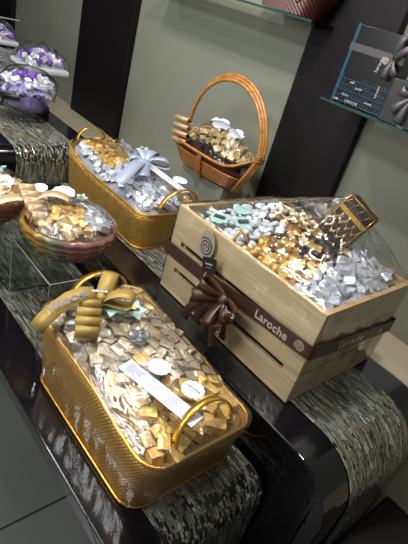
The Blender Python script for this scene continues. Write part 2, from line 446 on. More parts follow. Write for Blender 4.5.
TA = table(-1.41, .10, -.537, -.096, -.146, .07, -.424, -.103, 'lowest black glossy waterfall table at the front with grey mosaic runner', 1)
TB = table(-1.40, .26, -.092, .457, 0, .15, .022, .345, 'middle black glossy waterfall table under the wooden crate with mosaic runner', 2, panel=True)
TC = table(-1.975, -1.415, -.275, .215, .15, .06, -.172, .112, 'taller black table at left carrying the purple glass bowl', 3, panel=True)
TD = table(-4.3, -2.03, -.30, .25, .31, .06, -.20, .18, 'highest black mosaic table behind the purple bowl at the far left', 4, panel=True)
b = BM(); box(b, .27, 1.9, -.30, .86, FZ, -.40, .01)  # added black block keeps the lower right dark where lit floor would show
tag(finish('added_dark_platform', b, M['black_gloss'], loc=(1.1, -.1, FZ)), 'low black glossy platform added to darken the lower right beyond the mosaic tables', 'platform')
b = BM(); box(b, -1.27, -.97, .585, .70, LZ, .15, .004)
tag(finish('display_riser', b, M['wall'], loc=(-1.12, .64, LZ)), 'grey green block riser on the stone ledge holding up the bamboo handled basket', 'riser')

# ------------------------------------------------------------------ sweets
def candy_cube(seed, sx=.030, sy=.023, sz=.021):
    r = random.Random(seed); bm = BM()
    box(bm, -sx/2, sx/2, -sy/2, sy/2, 0, sz)
    bmesh.ops.subdivide_edges(bm, edges=bm.edges[:], cuts=2, use_grid_fill=True)
    for v in bm.verts:
        v.co += Vector((r.uniform(-1, 1), r.uniform(-1, 1), r.uniform(-1, 1)))*.0008
        if v.co.z > sz*.9 and abs(v.co.y) < sy*.2: v.co.z += .0016      # fold of the wrapper along the top
    for v in list(bm.verts):
        if abs(v.co.x) > sx*.45 and abs(v.co.y) < sy*.25 and .2*sz < v.co.z < .8*sz: v.co.x *= .88   # tucked-in ends
    return bm

def candy_star(seed):
    r = random.Random(seed); bm = BM()
    n = 20; rings = []
    for z, k in ((0, .85), (.008, 1), (.014, .95), (.019, .5)):
        rings.append([bm.verts.new(((.017 + (.0035 if i % 4 == 0 else (-.0035 if i % 4 == 2 else 0)))*k*math.cos(2*PI*i/n), (.017 + (.0035 if i % 4 == 0 else (-.0035 if i % 4 == 2 else 0)))*k*math.sin(2*PI*i/n), z+(0.0015 if i % 4 == 0 else -.001)*(z > .01))) for i in range(n)])
    for A, B in zip(rings, rings[1:]):
        for i in range(n): bm.faces.new((A[i], A[(i+1) % n], B[(i+1) % n], B[i]))
    top = bm.verts.new((0, 0, .0165)); bot = rings[0]
    for i in range(n): bm.faces.new((rings[-1][i], rings[-1][(i+1) % n], top))
    bm.faces.new(bot[::-1])
    return bm

def pebble(seed):
    r = random.Random(seed); bm = BM(); ball(bm, (0, 0, .007), .016, (1, r.uniform(.8, 1), .5), 14, 8)
    for v in bm.verts: v.co += noise.noise_vector(v.co*60+Vector((seed, 0, 0)))*.0012
    return bm

def truffle(seed):
    bm = BM(); cyl(bm, (0, 0, .009), .015, .018, 18, .017)
    bmesh.ops.bevel(bm, geom=[e for e in bm.edges if e.calc_face_angle(0) > 1], offset=.004, segments=2, affect='EDGES')
    for k in range(6):
        a = k*1.05+seed; ball(bm, (.009*math.cos(a), .009*math.sin(a), .0185), .0022, (1, 1, .6), 6, 4)
    return bm

def foil_ball(seed):
    bm = BM(); ball(bm, (0, 0, .014), .016, (1, 1, .9), 12, 8)
    for v in bm.verts: v.co += noise.noise_vector(v.co*90+Vector((seed, 3, 0)))*.003
    return bm

MESH = {}
def protos(key, fn, n, mat, smooth=False):
    L = []
    for i in range(n):
        bm = fn(i+len(key)*7); bmesh.ops.recalc_face_normals(bm, faces=bm.faces)
        me = bpy.data.meshes.new(key); bm.to_mesh(me); bm.free(); me.materials.append(M[mat])
        if smooth:
            for p in me.polygons: p.use_smooth = True
        L.append(me)
    MESH[key] = L
small = lambda s: candy_cube(s, .026, .022, .018)
protos('gold_cube', candy_cube, 4, 'gold'); protos('pale_gold_cube', candy_cube, 4, 'gold_pale')
protos('bronze_cube', candy_cube, 4, 'bronze'); protos('silver_cube', candy_cube, 4, 'silver')
protos('pearl_cube', small, 3, 'pearl'); protos('tan_cube', small, 3, 'tan')
protos('gold_star', candy_star, 3, 'gold'); protos('pebble', pebble, 4, 'stone', True)
protos('truffle', truffle, 3, 'choc', True); protos('cup', truffle, 3, 'wood_cup', True)
protos('choc_cube', small, 3, 'choc'); protos('purple_ball', foil_ball, 3, 'purple', True); protos('lilac_cube', small, 3, 'lilac')
NAMES = {'gold_cube': 'gold_foil_chocolate', 'pale_gold_cube': 'pale_gold_foil_chocolate', 'bronze_cube': 'bronze_foil_chocolate', 'silver_cube': 'silver_foil_chocolate',
         'pearl_cube': 'pearl_foil_chocolate', 'tan_cube': 'tan_foil_chocolate', 'gold_star': 'star_chocolate', 'pebble': 'sugared_sweet', 'truffle': 'chocolate_truffle',
         'cup': 'caramel_cup', 'choc_cube': 'chocolate_block', 'purple_ball': 'foil_ball', 'lilac_cube': 'lilac_foil_chocolate'}
PROTO = {}
def sweet(kind, p, tilt, where, scale=1.0, rnd=random):
    """one sweet, copied from the first of its kind"""
    key = (kind, rnd.randrange(len(MESH[kind])))
    if key not in PROTO:
        o = bpy.data.objects.new(NAMES[kind], MESH[kind][key[1]]); PROTO[key] = o
    else:
        o = PROTO[key].copy()
    C.objects.link(o)
    o.location = p; o.rotation_euler = (rnd.uniform(-tilt, tilt), rnd.uniform(-tilt, tilt), rnd.uniform(0, 2*PI)); o.scale = (scale,)*3
    lab, cat, grp = where
    tag(o, lab, cat, grp)
    return o

def scatter(inside, x0, x1, y0, y1, step, hfun, kfun, tilt=.45, seed=0, scale=1.0, jit=.22):
    r = random.Random(seed); j = 0; y = y0
    while y < y1:
        x = x0 + (step/2 if j % 2 else 0)
        while x < x1:
            px, py = x+r.uniform(-jit, jit)*step, y+r.uniform(-jit, jit)*step
            if inside(px, py):
                k = kfun(px, py, r)
                if k:
                    kind, where = k
                    sweet(kind, (px, py, hfun(px, py)+r.uniform(-.004, .003)), tilt, where, scale, r)
            x += step
        y += step*.9; j += 1

# ------------------------------------------------------------------ tubs
def rr(t, hx, hy, r):
    """point on a rounded rectangle, t in 0..1 by length"""
    sx, sy = 2*(hx-r), 2*(hy-r); q = PI/2*r; tot = 2*sx+2*sy+4*q; s = (t % 1)*tot
    segs = ((sy, 'l', (hx, -hy+r), (0, 1)), (q, 'a', (hx-r, hy-r), 0), (sx, 'l', (hx-r, hy), (-1, 0)), (q, 'a', (-hx+r, hy-r), PI/2),
            (sy, 'l', (-hx, hy-r), (0, -1)), (q, 'a', (-hx+r, -hy+r), PI), (sx, 'l', (-hx+r, -hy), (1, 0)), (q, 'a', (hx-r, -hy+r), 3*PI/2))
    for L, k, p, d in segs:
        if s <= L+1e-9:
            if k == 'l': return Vector((p[0]+d[0]*s, p[1]+d[1]*s))
            a = d+s/r; return Vector((p[0]+r*math.cos(a), p[1]+r*math.sin(a)))
        s -= L
    return Vector((hx, -hy+r))

def in_rr(x, y, cx, cy, hx, hy, r):
    dx, dy = abs(x-cx), abs(y-cy)
    if dx > hx or dy > hy: return False
    if dx > hx-r and dy > hy-r: return math.hypot(dx-hx+r, dy-hy+r) <= r
    return True

def tub(root, cx, cy, hx, hy, r, zb, rimz, flare, mat, N=96, top=None):
    """moulded tub: outer wall, inner wall, floor; UV in metres"""
    bm = BM(); uvl = bm.loops.layers.uv.new('UVMap')
    def ring(f, z, inset=0):
        out = []
        for i in range(N):
            tx, ty, thx, thy = top or (cx, cy, hx+flare, hy+flare)
            p = rr(i/N, hx+(thx-hx)*f-inset, hy+(thy-hy)*f-inset, r)
            x, y = cx+(tx-cx)*f+p.x, cy+(ty-cy)*f+p.y
            zz = z(x) if callable(z) else z
            out.append(bm.verts.new((x, y, zz)))
        return out
    K = 5; rings = []
    for k in range(K+1):
        f = k/K; rings.append(ring(f, (lambda x, f=f: zb+(rimz(x)-zb)*f)))
    rin = [ring(1, rimz, .005), ring(.1, zb+.02, .008)]
    per = 2*(2*hx+2*hy)
    def uvface(A, B, v0, v1):
        for i in range(N):
            j = (i+1) % N
            f = bm.faces.new((A[i], A[j], B[j], B[i]))
            for lp, uv in zip(f.loops, ((i/N*per, v0), ((i+1)/N*per, v0), ((i+1)/N*per, v1), (i/N*per, v1))): lp[uvl].uv = uv
    for k in range(K): uvface(rings[k], rings[k+1], k*.03, (k+1)*.03)
    uvface(rings[-1], rin[0], .15, .155); uvface(rin[0], rin[1], .155, .27)
    bm.faces.new(rings[0][::-1]); bm.faces.new(rin[1])
    finish('tub_body', bm, mat, root, True)
    tx, ty, thx, thy = top or (cx, cy, hx+flare, hy+flare)
    bm = BM(); tube(bm, [(tx+p.x, ty+p.y, rimz(tx+p.x)+.001) for p in [rr(i/N, thx-.002, thy-.002, r) for i in range(N)]], .0045, 8, True)
    finish('rim_piping', bm, M['gold_trim'], root, True)
    bm = BM(); tube(bm, [(cx+p.x, cy+p.y, zb+.004) for p in [rr(i/N, hx+.001, hy+.001, r) for i in range(N)]], .004, 8, True)
    finish('base_piping', bm, M['gold_trim'], root, True)

def handle(root, x, cy, hw, z0, z1, lean, mat, w=.02):
    n = 18; pts = []
    for i in range(n+1):
        a = PI*i/n; pts.append((x+lean*math.sin(a), cy-hw*math.cos(a), z0+(z1-z0)*math.sin(a)**.8))
    bm = BM(); strap(bm, pts, (1, 0, .25), w, .004); return finish('handle', bm, mat, root, True)

def dome_film(root, cx, cy, hx, hy, r, rimz, top, zb, mat, amp=.004, name='cellophane_wrap', seed=0, N=120, K=12, skirt=True, ridge=None):
    """wrinkled see-through sheet stretched over the sweets and down the sides"""
    bm = BM(); rings = []
    if skirt:
        for f in (.1, .55):
            rings.append([bm.verts.new((cx+p.x*(1+.0), cy+p.y, zb+(rimz(cx+p.x)-zb)*f)) for p in
                          [rr(i/N, hx-.012+.012*f+.006+.004*math.sin(i*1.7)*f, hy-.012+.012*f+.006+.004*math.sin(i*1.7)*f, r) for i in range(N)]])
    for k in range(K+1):
        f = 1-k/K*.985; ring = []
        for i in range(N):
            p = rr(i/N, hx, hy, r)*f; x, y = cx+p.x, cy+p.y
            z = rimz(x)+.008 + top(x, y)*(1-f**3)
            nz = noise.noise(Vector((x*22+seed, y*22, 0)))*amp + abs(noise.noise(Vector((x*55+seed, y*30, 4))))*amp*.8
            ring.append(bm.verts.new((x, y, z+nz)))
        rings.append(ring)
    for A, B in zip(rings, rings[1:]):
        for i in range(N): bm.faces.new((A[i], A[(i+1) % N], B[(i+1) % N], B[i]))
    bm.faces.new(rings[-1])
    o = finish(name, bm, [mat, M['film_side']], root, True)
    if skirt:
        for p in o.data.polygons[:2*N]: p.material_index = 1
    return o

def bed(root, cx, cy, hx, hy, r, hfun, mat, name='tissue_filler', drop=.012):
    bm = BM(); N, K = 64, 8; rings = []
    for k in range(K+1):
        f = 1-k/K*.97
        rings.append([bm.verts.new((cx+p.x*f, cy+p.y*f, hfun(cx+p.x*f, cy+p.y*f)-drop+noise.noise(Vector((p.x*f*40, p.y*f*40, 1)))*.005)) for p in [rr(i/N, hx, hy, r) for i in range(N)]])
    for A, B in zip(rings, rings[1:]):
        for i in range(N): bm.faces.new((A[i], A[(i+1) % N], B[(i+1) % N], B[i]))
    bm.faces.new(rings[-1]); return finish(name, bm, mat, root, True)

def card(bm, c, xd, yd, w, h, th=.0012):
    m = frame(c, xd, yd); box(bm, -w/2, w/2, -h/2, h/2, -th/2, th/2, mat=m); return m

def scallop(bm, m, r, n=12, amp=.1, th=.0012, seg=72):
    A = [bm.verts.new(m @ Vector((r*(1+amp*abs(math.sin(n/2*a)))*math.cos(a), r*(1+amp*abs(math.sin(n/2*a)))*math.sin(a), z))) for z in (th,) for a in [2*PI*i/seg for i in range(seg)]]
    B = [bm.verts.new(m @ Vector((r*(1+amp*abs(math.sin(n/2*a)))*math.cos(a), r*(1+amp*abs(math.sin(n/2*a)))*math.sin(a), 0))) for a in [2*PI*i/seg for i in range(seg)]]
    bm.faces.new(A); bm.faces.new(B[::-1])
    for i in range(seg): bm.faces.new((B[i], B[(i+1) % seg], A[(i+1) % seg], A[i]))

def printlines(parent, m, w, h, rows, mat='print', lw=.0012, z=.0011, cols=((-.5, .5),), seed=1):
    r = random.Random(seed); bm = BM()
    for j in range(rows):
        y = h*(.5-(j+.5)/rows)
        for a, c in cols:
            e = c-(c-a)*r.uniform(0, .35); box(bm, a*w, e*w, y-lw/2, y+lw/2, z-.0002, z+.0002, mat=m)
    return finish('printing', bm, M[mat], next((c for c in parent.children if c.name.split('.')[0] in ('paper', 'tag_card')), parent))

def flower(bm, c, r, n=6, up=(0, 0, 1), tilt=.3, petal=(1, .55, .18)):
    up = Vector(up).normalized(); x = up.orthogonal().normalized(); y = up.cross(x)
    for k in range(n):
        a = 2*PI*k/n; d = x*math.cos(a)+y*math.sin(a); s = up.cross(d)
        m = Matrix((d, s, up)).transposed().to_4x4(); m.translation = Vector(c)+d*r*.55+up*r*tilt*.4
        q = bmesh.ops.create_uvsphere(bm, u_segments=8, v_segments=6, radius=r*.5)
        bmesh.ops.transform(bm, matrix=m @ Matrix.Rotation(-tilt, 4, 'Y') @ Matrix.Diagonal((petal[0], petal[1], petal[2], 1)), verts=q['verts'])
    ball(bm, Vector(c)+up*r*.15, r*.2, u=8, v=6)

def pullbow(root_name, label, cat, c, along, out, up, n, w, rad, mat, tails, knot=True, step=None, tw=None):
    """stacked ribbon loops lying in a row (along), each opening sideways (out), plus tails"""
    c = Vector(c); along = Vector(along).normalized(); out = Vector(out).normalized(); up = Vector(up).normalized()
    root = tag(empty(root_name, c), label, cat)
    step = step or rad*1.5
    for k in range(n):
        bm = BM(); cc = c+along*(k-(n-1)/2)*step; pts = []
        for i in range(15):
            a = 2*PI*i/14-PI/2; pts.append(cc + along*math.cos(a)*rad*.75 + up*(rad+math.sin(a)*rad))
        strap(bm, pts, out, w*(1-.08*abs(k-(n-1)/2)), .0012); finish('loop', bm, mat, root, True)
    for t in tails:
        bm = BM(); strap(bm, t, t_dir(t, tw), w*.9 if tw is None else tw, .0012); finish('tail', bm, mat, root, True)
    return root

def t_dir(t, tw=None):
    d = (Vector(t[-1])-Vector(t[0])); s = d.cross(Vector((0, 0, 1)))
    return s if s.length > 1e-4 else Vector((1, 0, 0))

# ---- basket at the front (gold tub)
cx, cy, hx, hy, r_ = -.256, -.308, .276, .157, .05
def rim1(x):
    t = max(0, min(1, (-x-.05)/.2)); u = max(0, min(1, (-x-.38)/.12))
    return .036+.024*t*t*(3-2*t)+.012*u
T1 = tag(empty('gift_tub', (cx, cy, -.1425)), 'large gold woven tub of wrapped chocolates on the lowest table at the front', 'basket')
tub(T1, -.256, -.292, .243, .168, r_, -.1425, rim1, .012, M['tub1'], top=(cx, cy, hx, hy))
handle(T1, -.010, -.300, .085, .036, .125, -.022, M['gold_trim'], .017)
handle(T1, -.525, -.28, .085, .07, .135, -.012, M['gold_trim'], .022)
heap1 = lambda x, y: rim1(x)-.006+.028*max(0, 1-((x-cx)/hx)**4)*max(0, 1-((y-cy)/hy)**4)
bed(T1, cx, cy, hx-.012, hy-.012, r_, heap1, M['bed'])
dome_film(T1, cx, cy, hx+.006, hy+.006, r_, rim1, lambda x, y: .048, -.1425, M['film'], seed=1)
W_GOLD1 = ('gold foil wrapped chocolate in the near end of the large front tub', 'chocolate', 'gold chocolates in the front tub')
W_BRZ1 = ('bronze grey foil wrapped chocolate heaped in the middle of the front tub', 'chocolate', 'bronze chocolates in the front tub')
W_DG1 = ('pale gold foil wrapped chocolate along the far side of the front tub', 'chocolate', 'pale gold chocolates in the front tub')
def k1(x, y, r):
    if y > -.185 and x < -.22: return ('pale_gold_cube', W_DG1)
    bd = -.215+.55*(y+.41) if y < -.29 else -.15+.25*(y+.29)
    if x > bd+r.uniform(-.015, .015): return ('gold_cube', W_GOLD1)
    return ('bronze_cube', W_BRZ1)
scatter(lambda x, y: in_rr(x, y, cx, cy, hx-.020, hy-.020, r_), cx-hx, cx+hx, cy-hy+.008, cy+hy, .0335, lambda x, y: heap1(x, y)-.013, k1, .24, 11, 1.2, .15)
NB = set(bpy.data.objects)
# big strip label with two scalloped round stickers, under the film
sd = Vector((-.038+.255, -.3045+.353, 0)); up = Vector((0, 0, 1))
L1 = empty('label_strip', (-.147, -.329, .052)); tag(L1, 'long white printed paper strip lying across the chocolates in the front tub', 'label')
bm = BM(); m = card(bm, (-.147, -.329, .056), sd, up.cross(sd), .222, .042); finish('paper', bm, M['white'], L1)
printlines(L1, m, .200, .036, 9, lw=.001, cols=((-.5, -.22), (-.18, .02), (.10, .32), (.36, .5)), seed=3)
for (px, py, t, n) in ((-.205, -.290, 'white scalloped round sticker beside the upper half of the front strip label', 4), (-.112, -.262, 'white scalloped round sticker with grey print near the front tub handle', 5)):
    s = tag(empty('round_sticker', (px, py, .055)), t, 'sticker')
    bm = BM(); m = frame((px, py, .064), sd, up.cross(sd)); scallop(bm, m, .026, 14, .08); finish('paper', bm, M['white'], s)
    if n == 5: text('Laroche', .011, m @ Matrix.Translation((0, .004, .0014)), M['print'], s); printlines(s, m @ Matrix.Translation((0, -.007, 0)), .024, .008, 2, lw=.001, z=.0016)
# gold pull bow at the far end with wide lettered band
B1 = pullbow('ribbon_bow', 'wide gold ribbon bow with grey lettering at the far end of the front tub', 'ribbon', (-.415, -.362, .058),
             Vector((.135, -.085, -.012)), Vector((.55, 1, 0)), (.1, -.15, 1), 4, .062, .017, M['gold_ribbon'], [], step=.034)
for k_, (p_, q_) in enumerate((((-.455, -.30, .088), (-.40, -.245, .105)), ((-.475, -.29, .085), (-.53, -.235, .10)))):
    p_, q_ = Vector(p_), Vector(q_); e_ = q_-p_
    bm = BM(); strap(bm, bez(p_, p_+e_*.3+Vector((0, 0, .035)), q_+Vector((0, 0, .03)), q_, 9)+bez(q_, q_+Vector((0, 0, -.03)), p_+e_*.4-Vector((0, 0, .01)), p_, 9)[1:], e_.cross(Vector((0, 0, 1))), .042); finish('loop', bm, M['gold_ribbon'], B1, True)
kb = [(-.473, -.318, .10), (-.478, -.350, .103), (-.478, -.385, .095), (-.470, -.425, .078), (-.462, -.458, .06), (-.462, -.475, .035)]
bm = BM(); strap(bm, kb, (1, .25, -.3), .042); band = finish('lettered_band', bm, M['gold_ribbon'], B1, True)
bm = BM(); ball(bm, (-.462, -.305, .09), .016, (1, .8, .8)); finish('knot', bm, M['gold_ribbon'], B1, True)
text('LAROCHE', .024, frame((-.470, -.395, .0965), (-.03, .97, .18), (-1, -.2, .35)), M['print'], band)
text('LAROCHE', .009, frame((-.455, -.318, .118), (.45, .9, 0), (-.9, .45, .3)), M['white'], B1)
# turquoise cards and clear flower charm
def star_card(name, c, r, label, rot=0):
    root = tag(empty(name, c), label, 'ornament'); bm = BM(); m = frame(c, (math.cos(rot), math.sin(rot), .1), (-math.sin(rot), math.cos(rot), .25))
    pts = [(r*(1 if i % 2 == 0 else .55)*math.cos(PI*i/5), r*(1 if i % 2 == 0 else .55)*math.sin(PI*i/5)) for i in range(10)]
    A = [bm.verts.new(m @ Vector((x, y, .002))) for x, y in pts]; B = [bm.verts.new(m @ Vector((x, y, -.001))) for x, y in pts]
    bm.faces.new(A); bm.faces.new(B[::-1])
    for i in range(10): bm.faces.new((B[i], B[(i+1) % 10], A[(i+1) % 10], A[i]))
    finish('card_body', bm, M['teal'], root)
    bm = BM(); box(bm, -r*.45, r*.35, -r*.12, r*.16, .0022, .0034, mat=m); finish('dark_patch', bm, M['darkprint'], root)
    bm = BM(); box(bm, -r*.2, r*.1, r*.02, r*.34, .0024, .004, mat=m); finish('gold_patch', bm, M['gold_trim'], root)
star_card('star_card', (-.432, -.283, .073), .038, 'turquoise star card with black and gold centre beside the gold bow', .5)
star_card('star_card', (-.405, -.232, .070), .036, 'turquoise star card beside the far edge of the front tub', 1.1)
bm = BM()
for k in range(9):
    a = k*.9; ball(bm, (-.318+.022*math.cos(a)*(.4+.07*k), -.278+.022*math.sin(a)*(.4+.07*k), .062+.004*(k % 3)), .011, (1, 1, .8), 10, 8)
tag(finish('bead_cluster', bm, M['bead'], smooth=True, loc=(-.318, -.278, .055)), 'cluster of clear beads among the bronze chocolates in the front tub', 'ornament')
bm = BM(); box(bm, -.268, -.236, -.325, -.285, .045, .058, .002); 
tag(finish('gold_gift_box', bm, M['gold'], loc=(-.25, -.3, .045)), 'flat pale gold square box below the clear bead cluster', 'box')

for o_ in set(bpy.data.objects)-NB:
    if o_.parent is None: o_.location += Vector((.030, -.033, .045))
# ---- second gold tub on the middle table
cx2, cy2, hx2, hy2 = -1.10, .178, .295, .138
rim2 = lambda x: .150+.05*max(0, min(1, (-x-1.2)/.2))**1.3
T2 = tag(empty('gift_tub', (cx2, cy2, .004)), 'gold sequin textured tub with silver and gold sweets behind the glass bowl', 'basket')
tub(T2, cx2+.004, cy2-.004, hx2-.002, hy2-.004, .045, .004, rim2, .014, M['tub2'])
handle(T2, -.815, .20, .085, .152, .24, .012, M['gold_trim'], .02)
handle(T2, -1.385, .14, .07, .195, .262, -.008, M['gold_trim'], .018)
heap2 = lambda x, y: rim2(x)+.004+.045*max(0, 1-((x-cx2)/hx2)**4)*max(0, 1-((y-cy2)/hy2)**2)
bed(T2, cx2, cy2, hx2-.004, hy2-.002, .06, heap2, M['bed_grey'])
dome_film(T2, cx2, cy2, hx2+.010, hy2+.012, .07, rim2, lambda x, y: .075, .004, M['film'], seed=5, amp=.006)
W_P2 = ('pearl white wrapped sweet lined along the near edge of the sequin tub', 'chocolate', 'pearl white sweets in the sequin tub')
W_G2 = ('gold foil wrapped chocolate in the far half of the sequin tub', 'chocolate', 'gold chocolates in the sequin tub far half')
W_S2 = ('silver foil wrapped chocolate in the near half of the sequin tub', 'chocolate', 'silver chocolates in the sequin tub')
W_G2b = ('gold foil wrapped chocolate along the wall side of the sequin tub near its handle', 'chocolate', 'gold chocolates on the wall side of the sequin tub')
def k2(x, y, r):
    if y < cy2-.085 and x < -.95: return ('pearl_cube', W_P2)
    if x < -1.14: return ('gold_cube', W_G2) if y < .24 else ('silver_cube', W_S2)
    if y > .235 and x > -1.12: return ('gold_cube', W_G2b)
    return ('silver_cube', W_S2)
scatter(lambda x, y: in_rr(x, y, cx2, cy2, hx2-.014, hy2-.012, .06), cx2-hx2, cx2+hx2, cy2-hy2+.008, cy2+hy2, .0315, lambda x, y: heap2(x, y)-.006, k2, .6, 12)
def looped_bow(name, label, c, arms, w, mat, cat='ribbon', knot=.012, tails=()):
    """bow tied of soft loops: arms are vectors to the loop tips"""
    c = Vector(c); root = tag(empty(name, c), label, cat)
    for a in arms:
        a = Vector(a); up = Vector((0, 0, 1)); s = a.cross(up).normalized()
        hi = a*.5+up*a.length*.42; lo = a*.5-up*a.length*.1
        pts = bez(c, c+hi*.8, c+a+up*a.length*.35, c+a, 9)+bez(c+a, c+a-up*a.length*.12+a*.05, c+lo, c, 9)[1:]
        bm = BM(); strap(bm, pts, s, lambda t: w*(.35+.65*math.sin(PI*t)**.6)); finish('loop', bm, mat, root, True)
    for t in tails:
        pts = [Vector(p) for p in t]
        bm = BM(); strap(bm, bez(*pts, 12), (pts[3]-pts[0]).cross(Vector((0, 0, 1))), lambda u: w*(.45+.55*min(1, u*3))); finish('tail', bm, mat, root, True)
    bm = BM(); ball(bm, c, knot, (1, 1, .8)); finish('knot', bm, mat, root, True)
    return root
kc = Vector((-1.06, .195, .245))
looped_bow('ribbon_bow', 'pale blue grey organza bow tied on top of the sequin tub', kc,
           [(-.085, .03, 0), (.05, .085, .0), (-.03, -.055, .0), (-.06, .085, 0)], .05, M['blue_ribbon'],
           tails=[(kc, kc+Vector((.04, -.06, .03)), kc+Vector((.09, -.12, .01)), (-.935, -.0, .218)), (kc, kc+Vector((.03, -.02, .04)), kc+Vector((.05, -.05, 0)), (-.95, .12, .235))])
sd2 = Vector((.235, .03, -.02)); L2 = tag(empty('label_strip', (-.92, .205, .222)), 'white printed paper strip reaching from the blue grey bow to the near handle', 'label')
bm = BM(); m = card(bm, (-.925, .205, .236), sd2, (-.03, 1, 0), .25, .036); finish('paper', bm, M['white'], L2); printlines(L2, m, .22, .03, 6, cols=((-.5, -.1), (-.02, .2), (.25, .5)), seed=9)
s = tag(empty('round_sticker', (-.905, .262, .222)), 'white scalloped sticker beside the paper strip on the sequin tub', 'sticker')
bm = BM(); scallop(bm, frame((-.905, .262, .232), sd2, (0, 1, 0)), .027, 14, .1); finish('paper', bm, M['white'], s)
star_card('star_card', (-1.19, .27, .245), .03, 'small turquoise card tucked behind the blue grey bow', .2)

# ---- glass bowls on acrylic riser
R1 = tag(empty('acrylic_riser', (-.755, -.285, -.143)), 'clear acrylic bridge riser under the right hand glass bowl', 'riser')
bm = BM(); box(bm, -.89, -.62, -.385, -.185, .055, .06, .001); finish('top_plate', bm, M['acrylic'], R1)
for x in (-.885, -.625):
    bm = BM(); box(bm, x-.003, x+.003, -.385, -.185, -.1425, .055); finish('leg', bm, M['acrylic'], R1)
bm = BM()
for p, q in (((-.89, -.385, .06), (-.62, -.385, .06)), ((-.62, -.385, .06), (-.62, -.185, .06)), ((-.89, -.385, .06), (-.89, -.185, .06)), ((-.89, -.385, -.14), (-.89, -.385, .06)), ((-.62, -.385, -.14), (-.62, -.385, .06)), ((-.89, -.385, -.14), (-.89, -.185, -.14)), ((-.62, -.185, -.14), (-.62, -.185, .06))):
    tube(bm, [p, q], .0015, 6)
finish('polished_edge', bm, plain('acrylic_edge', '8f9a96', .15), R1)
R2 = tag(empty('acrylic_riser', (-1.10, -.40, -.143)), 'clear acrylic riser under the glass bowl cut by the left edge', 'riser')
bm = BM(); box(bm, -1.20, -.93, -.50, -.30, .055, .06, .001); finish('top_plate', bm, M['acrylic'], R2)
for x in (-1.195, -.935):
    bm = BM(); box(bm, x-.003, x+.003, -.50, -.30, -.1425, .055); finish('leg', bm, M['acrylic'], R2)

def glass_bowl(c, label, seed, R=.140, H=.112):
    root = tag(empty('glass_bowl', c), label, 'bowl')
    prof = []
    n = 30
    for i in range(n+1):
        t = i/n; r = R*(.42+.58*math.sin(t*PI/2)**.75); ridge = .0065*abs(math.sin(t*PI*5))
        prof.append((r+ridge, .002+H*t))
    ins = [(r-.005, z+.003) for r, z in prof[::-1]]
    bm = BM(); rings = lathe(bm, c, prof+ins, 72, lambda a, j, r: .0028*math.sin(a*18+(j//6)*.9) if j <= n else 0)
    bm.faces.new(rings[0][::-1]); bm.faces.new(rings[-1])
    finish('bowl_body', bm, M['carnival'], root, True)
    # sweets inside
    hb = lambda x, y: c[2]+H-.01+.035*max(0, 1-(((x-c[0])**2+(y-c[1])**2)/(R*.95)**2))
    bed(root, c[0], c[1], R*.9, R*.9, R*.899, hb, M['bed'], drop=.016)
    bm = BM(); rings = lathe(bm, c, [(R*.4, .012), (R*.72, H*.4), (R*.88, H*.8), (R*.9, H*.86)], 36); bm.faces.new(rings[0][::-1])
    finish('filled_sweets', bm, M['gold_pale'], root)
    dome_film(root, c[0], c[1], R+.003, R+.003, R+.0025, lambda x: c[2]+H, lambda x, y: .05, 0, M['film'], amp=.005, seed=seed, skirt=False, N=80)
    return hb
BC = (-.770, -.262, .061)
hb = glass_bowl(BC, 'ribbed amber and pink iridescent glass bowl of sweets on the acrylic riser', 21)
W_GB = ('gold foil wrapped chocolate near the front rim of the glass bowl with the white card', 'chocolate', 'gold chocolates in the glass bowl')
W_SB = ('silver foil wrapped chocolate on the right side of the glass bowl', 'chocolate', 'silver chocolates in the glass bowl')
scatter(lambda x, y: math.hypot(x-BC[0], y-BC[1]) < .118, BC[0]-.13, BC[0]+.13, BC[1]-.13, BC[1]+.13, .031, lambda x, y: hb(x, y)-.004,
        lambda x, y, r: ('silver_cube', W_SB) if (y-BC[1]) > .035 and x-BC[0] > -.08 else ('gold_cube', W_GB), .7, 22)
BD = (-1.03, -.455, .061)
BD = (-1.035, -.43, .061)
hb2 = glass_bowl(BD, 'amber ribbed glass bowl of sweets cut off by the left edge', 23)
W_GD = ('gold foil wrapped chocolate in the glass bowl cut by the left edge', 'chocolate', 'gold chocolates in the left edge bowl')
scatter(lambda x, y: math.hypot(x-BD[0], y-BD[1]) < .118, BD[0]-.13, BD[0]+.13, BD[1]-.13, BD[1]+.13, .033, lambda x, y: hb2(x, y)-.004, lambda x, y, r: ('pale_gold_cube', W_GD), .6, 24)
def tag_card(name, c, r, label, xd=(1, .6, 0), yd=(-.6, 1, .3)):
    s = tag(empty(name, c), label, 'label'); bm = BM(); m = frame(c, xd, yd); scallop(bm, m, r, 10, .12); 
    finish('paper', bm, M['white'], s); return s, m
tag_card('paper_tag', (-.885, -.235, .213), .034, 'white scalloped paper tag on the right hand glass bowl')
bm = BM(); box(bm, -.05, .05, -.022, .022, 0, .004, .001, mat=frame((-.845, -.255, .208), (.7, .75, 0), (-.7, .7, .3)))
tag(finish('dark_card', bm, M['darkprint'], loc=(-.845, -.255, .208)), 'small black printed card under the white tag in the glass bowl', 'label')
tag_card('paper_tag', (-.935, -.29, .21), .022, 'small white tag behind the tan bow on the glass bowl')
star_card('star_card', (-.855, -.185, .208), .022, 'small turquoise card between gold and silver sweets in the glass bowl', .9)
tag_card('paper_tag', (-1.00, -.385, .205), .034, 'white scalloped tag on the bowl cut by the left edge')
star_card('star_card', (-1.08, -.375, .212), .036, 'turquoise card on the bowl at the left edge', .4)
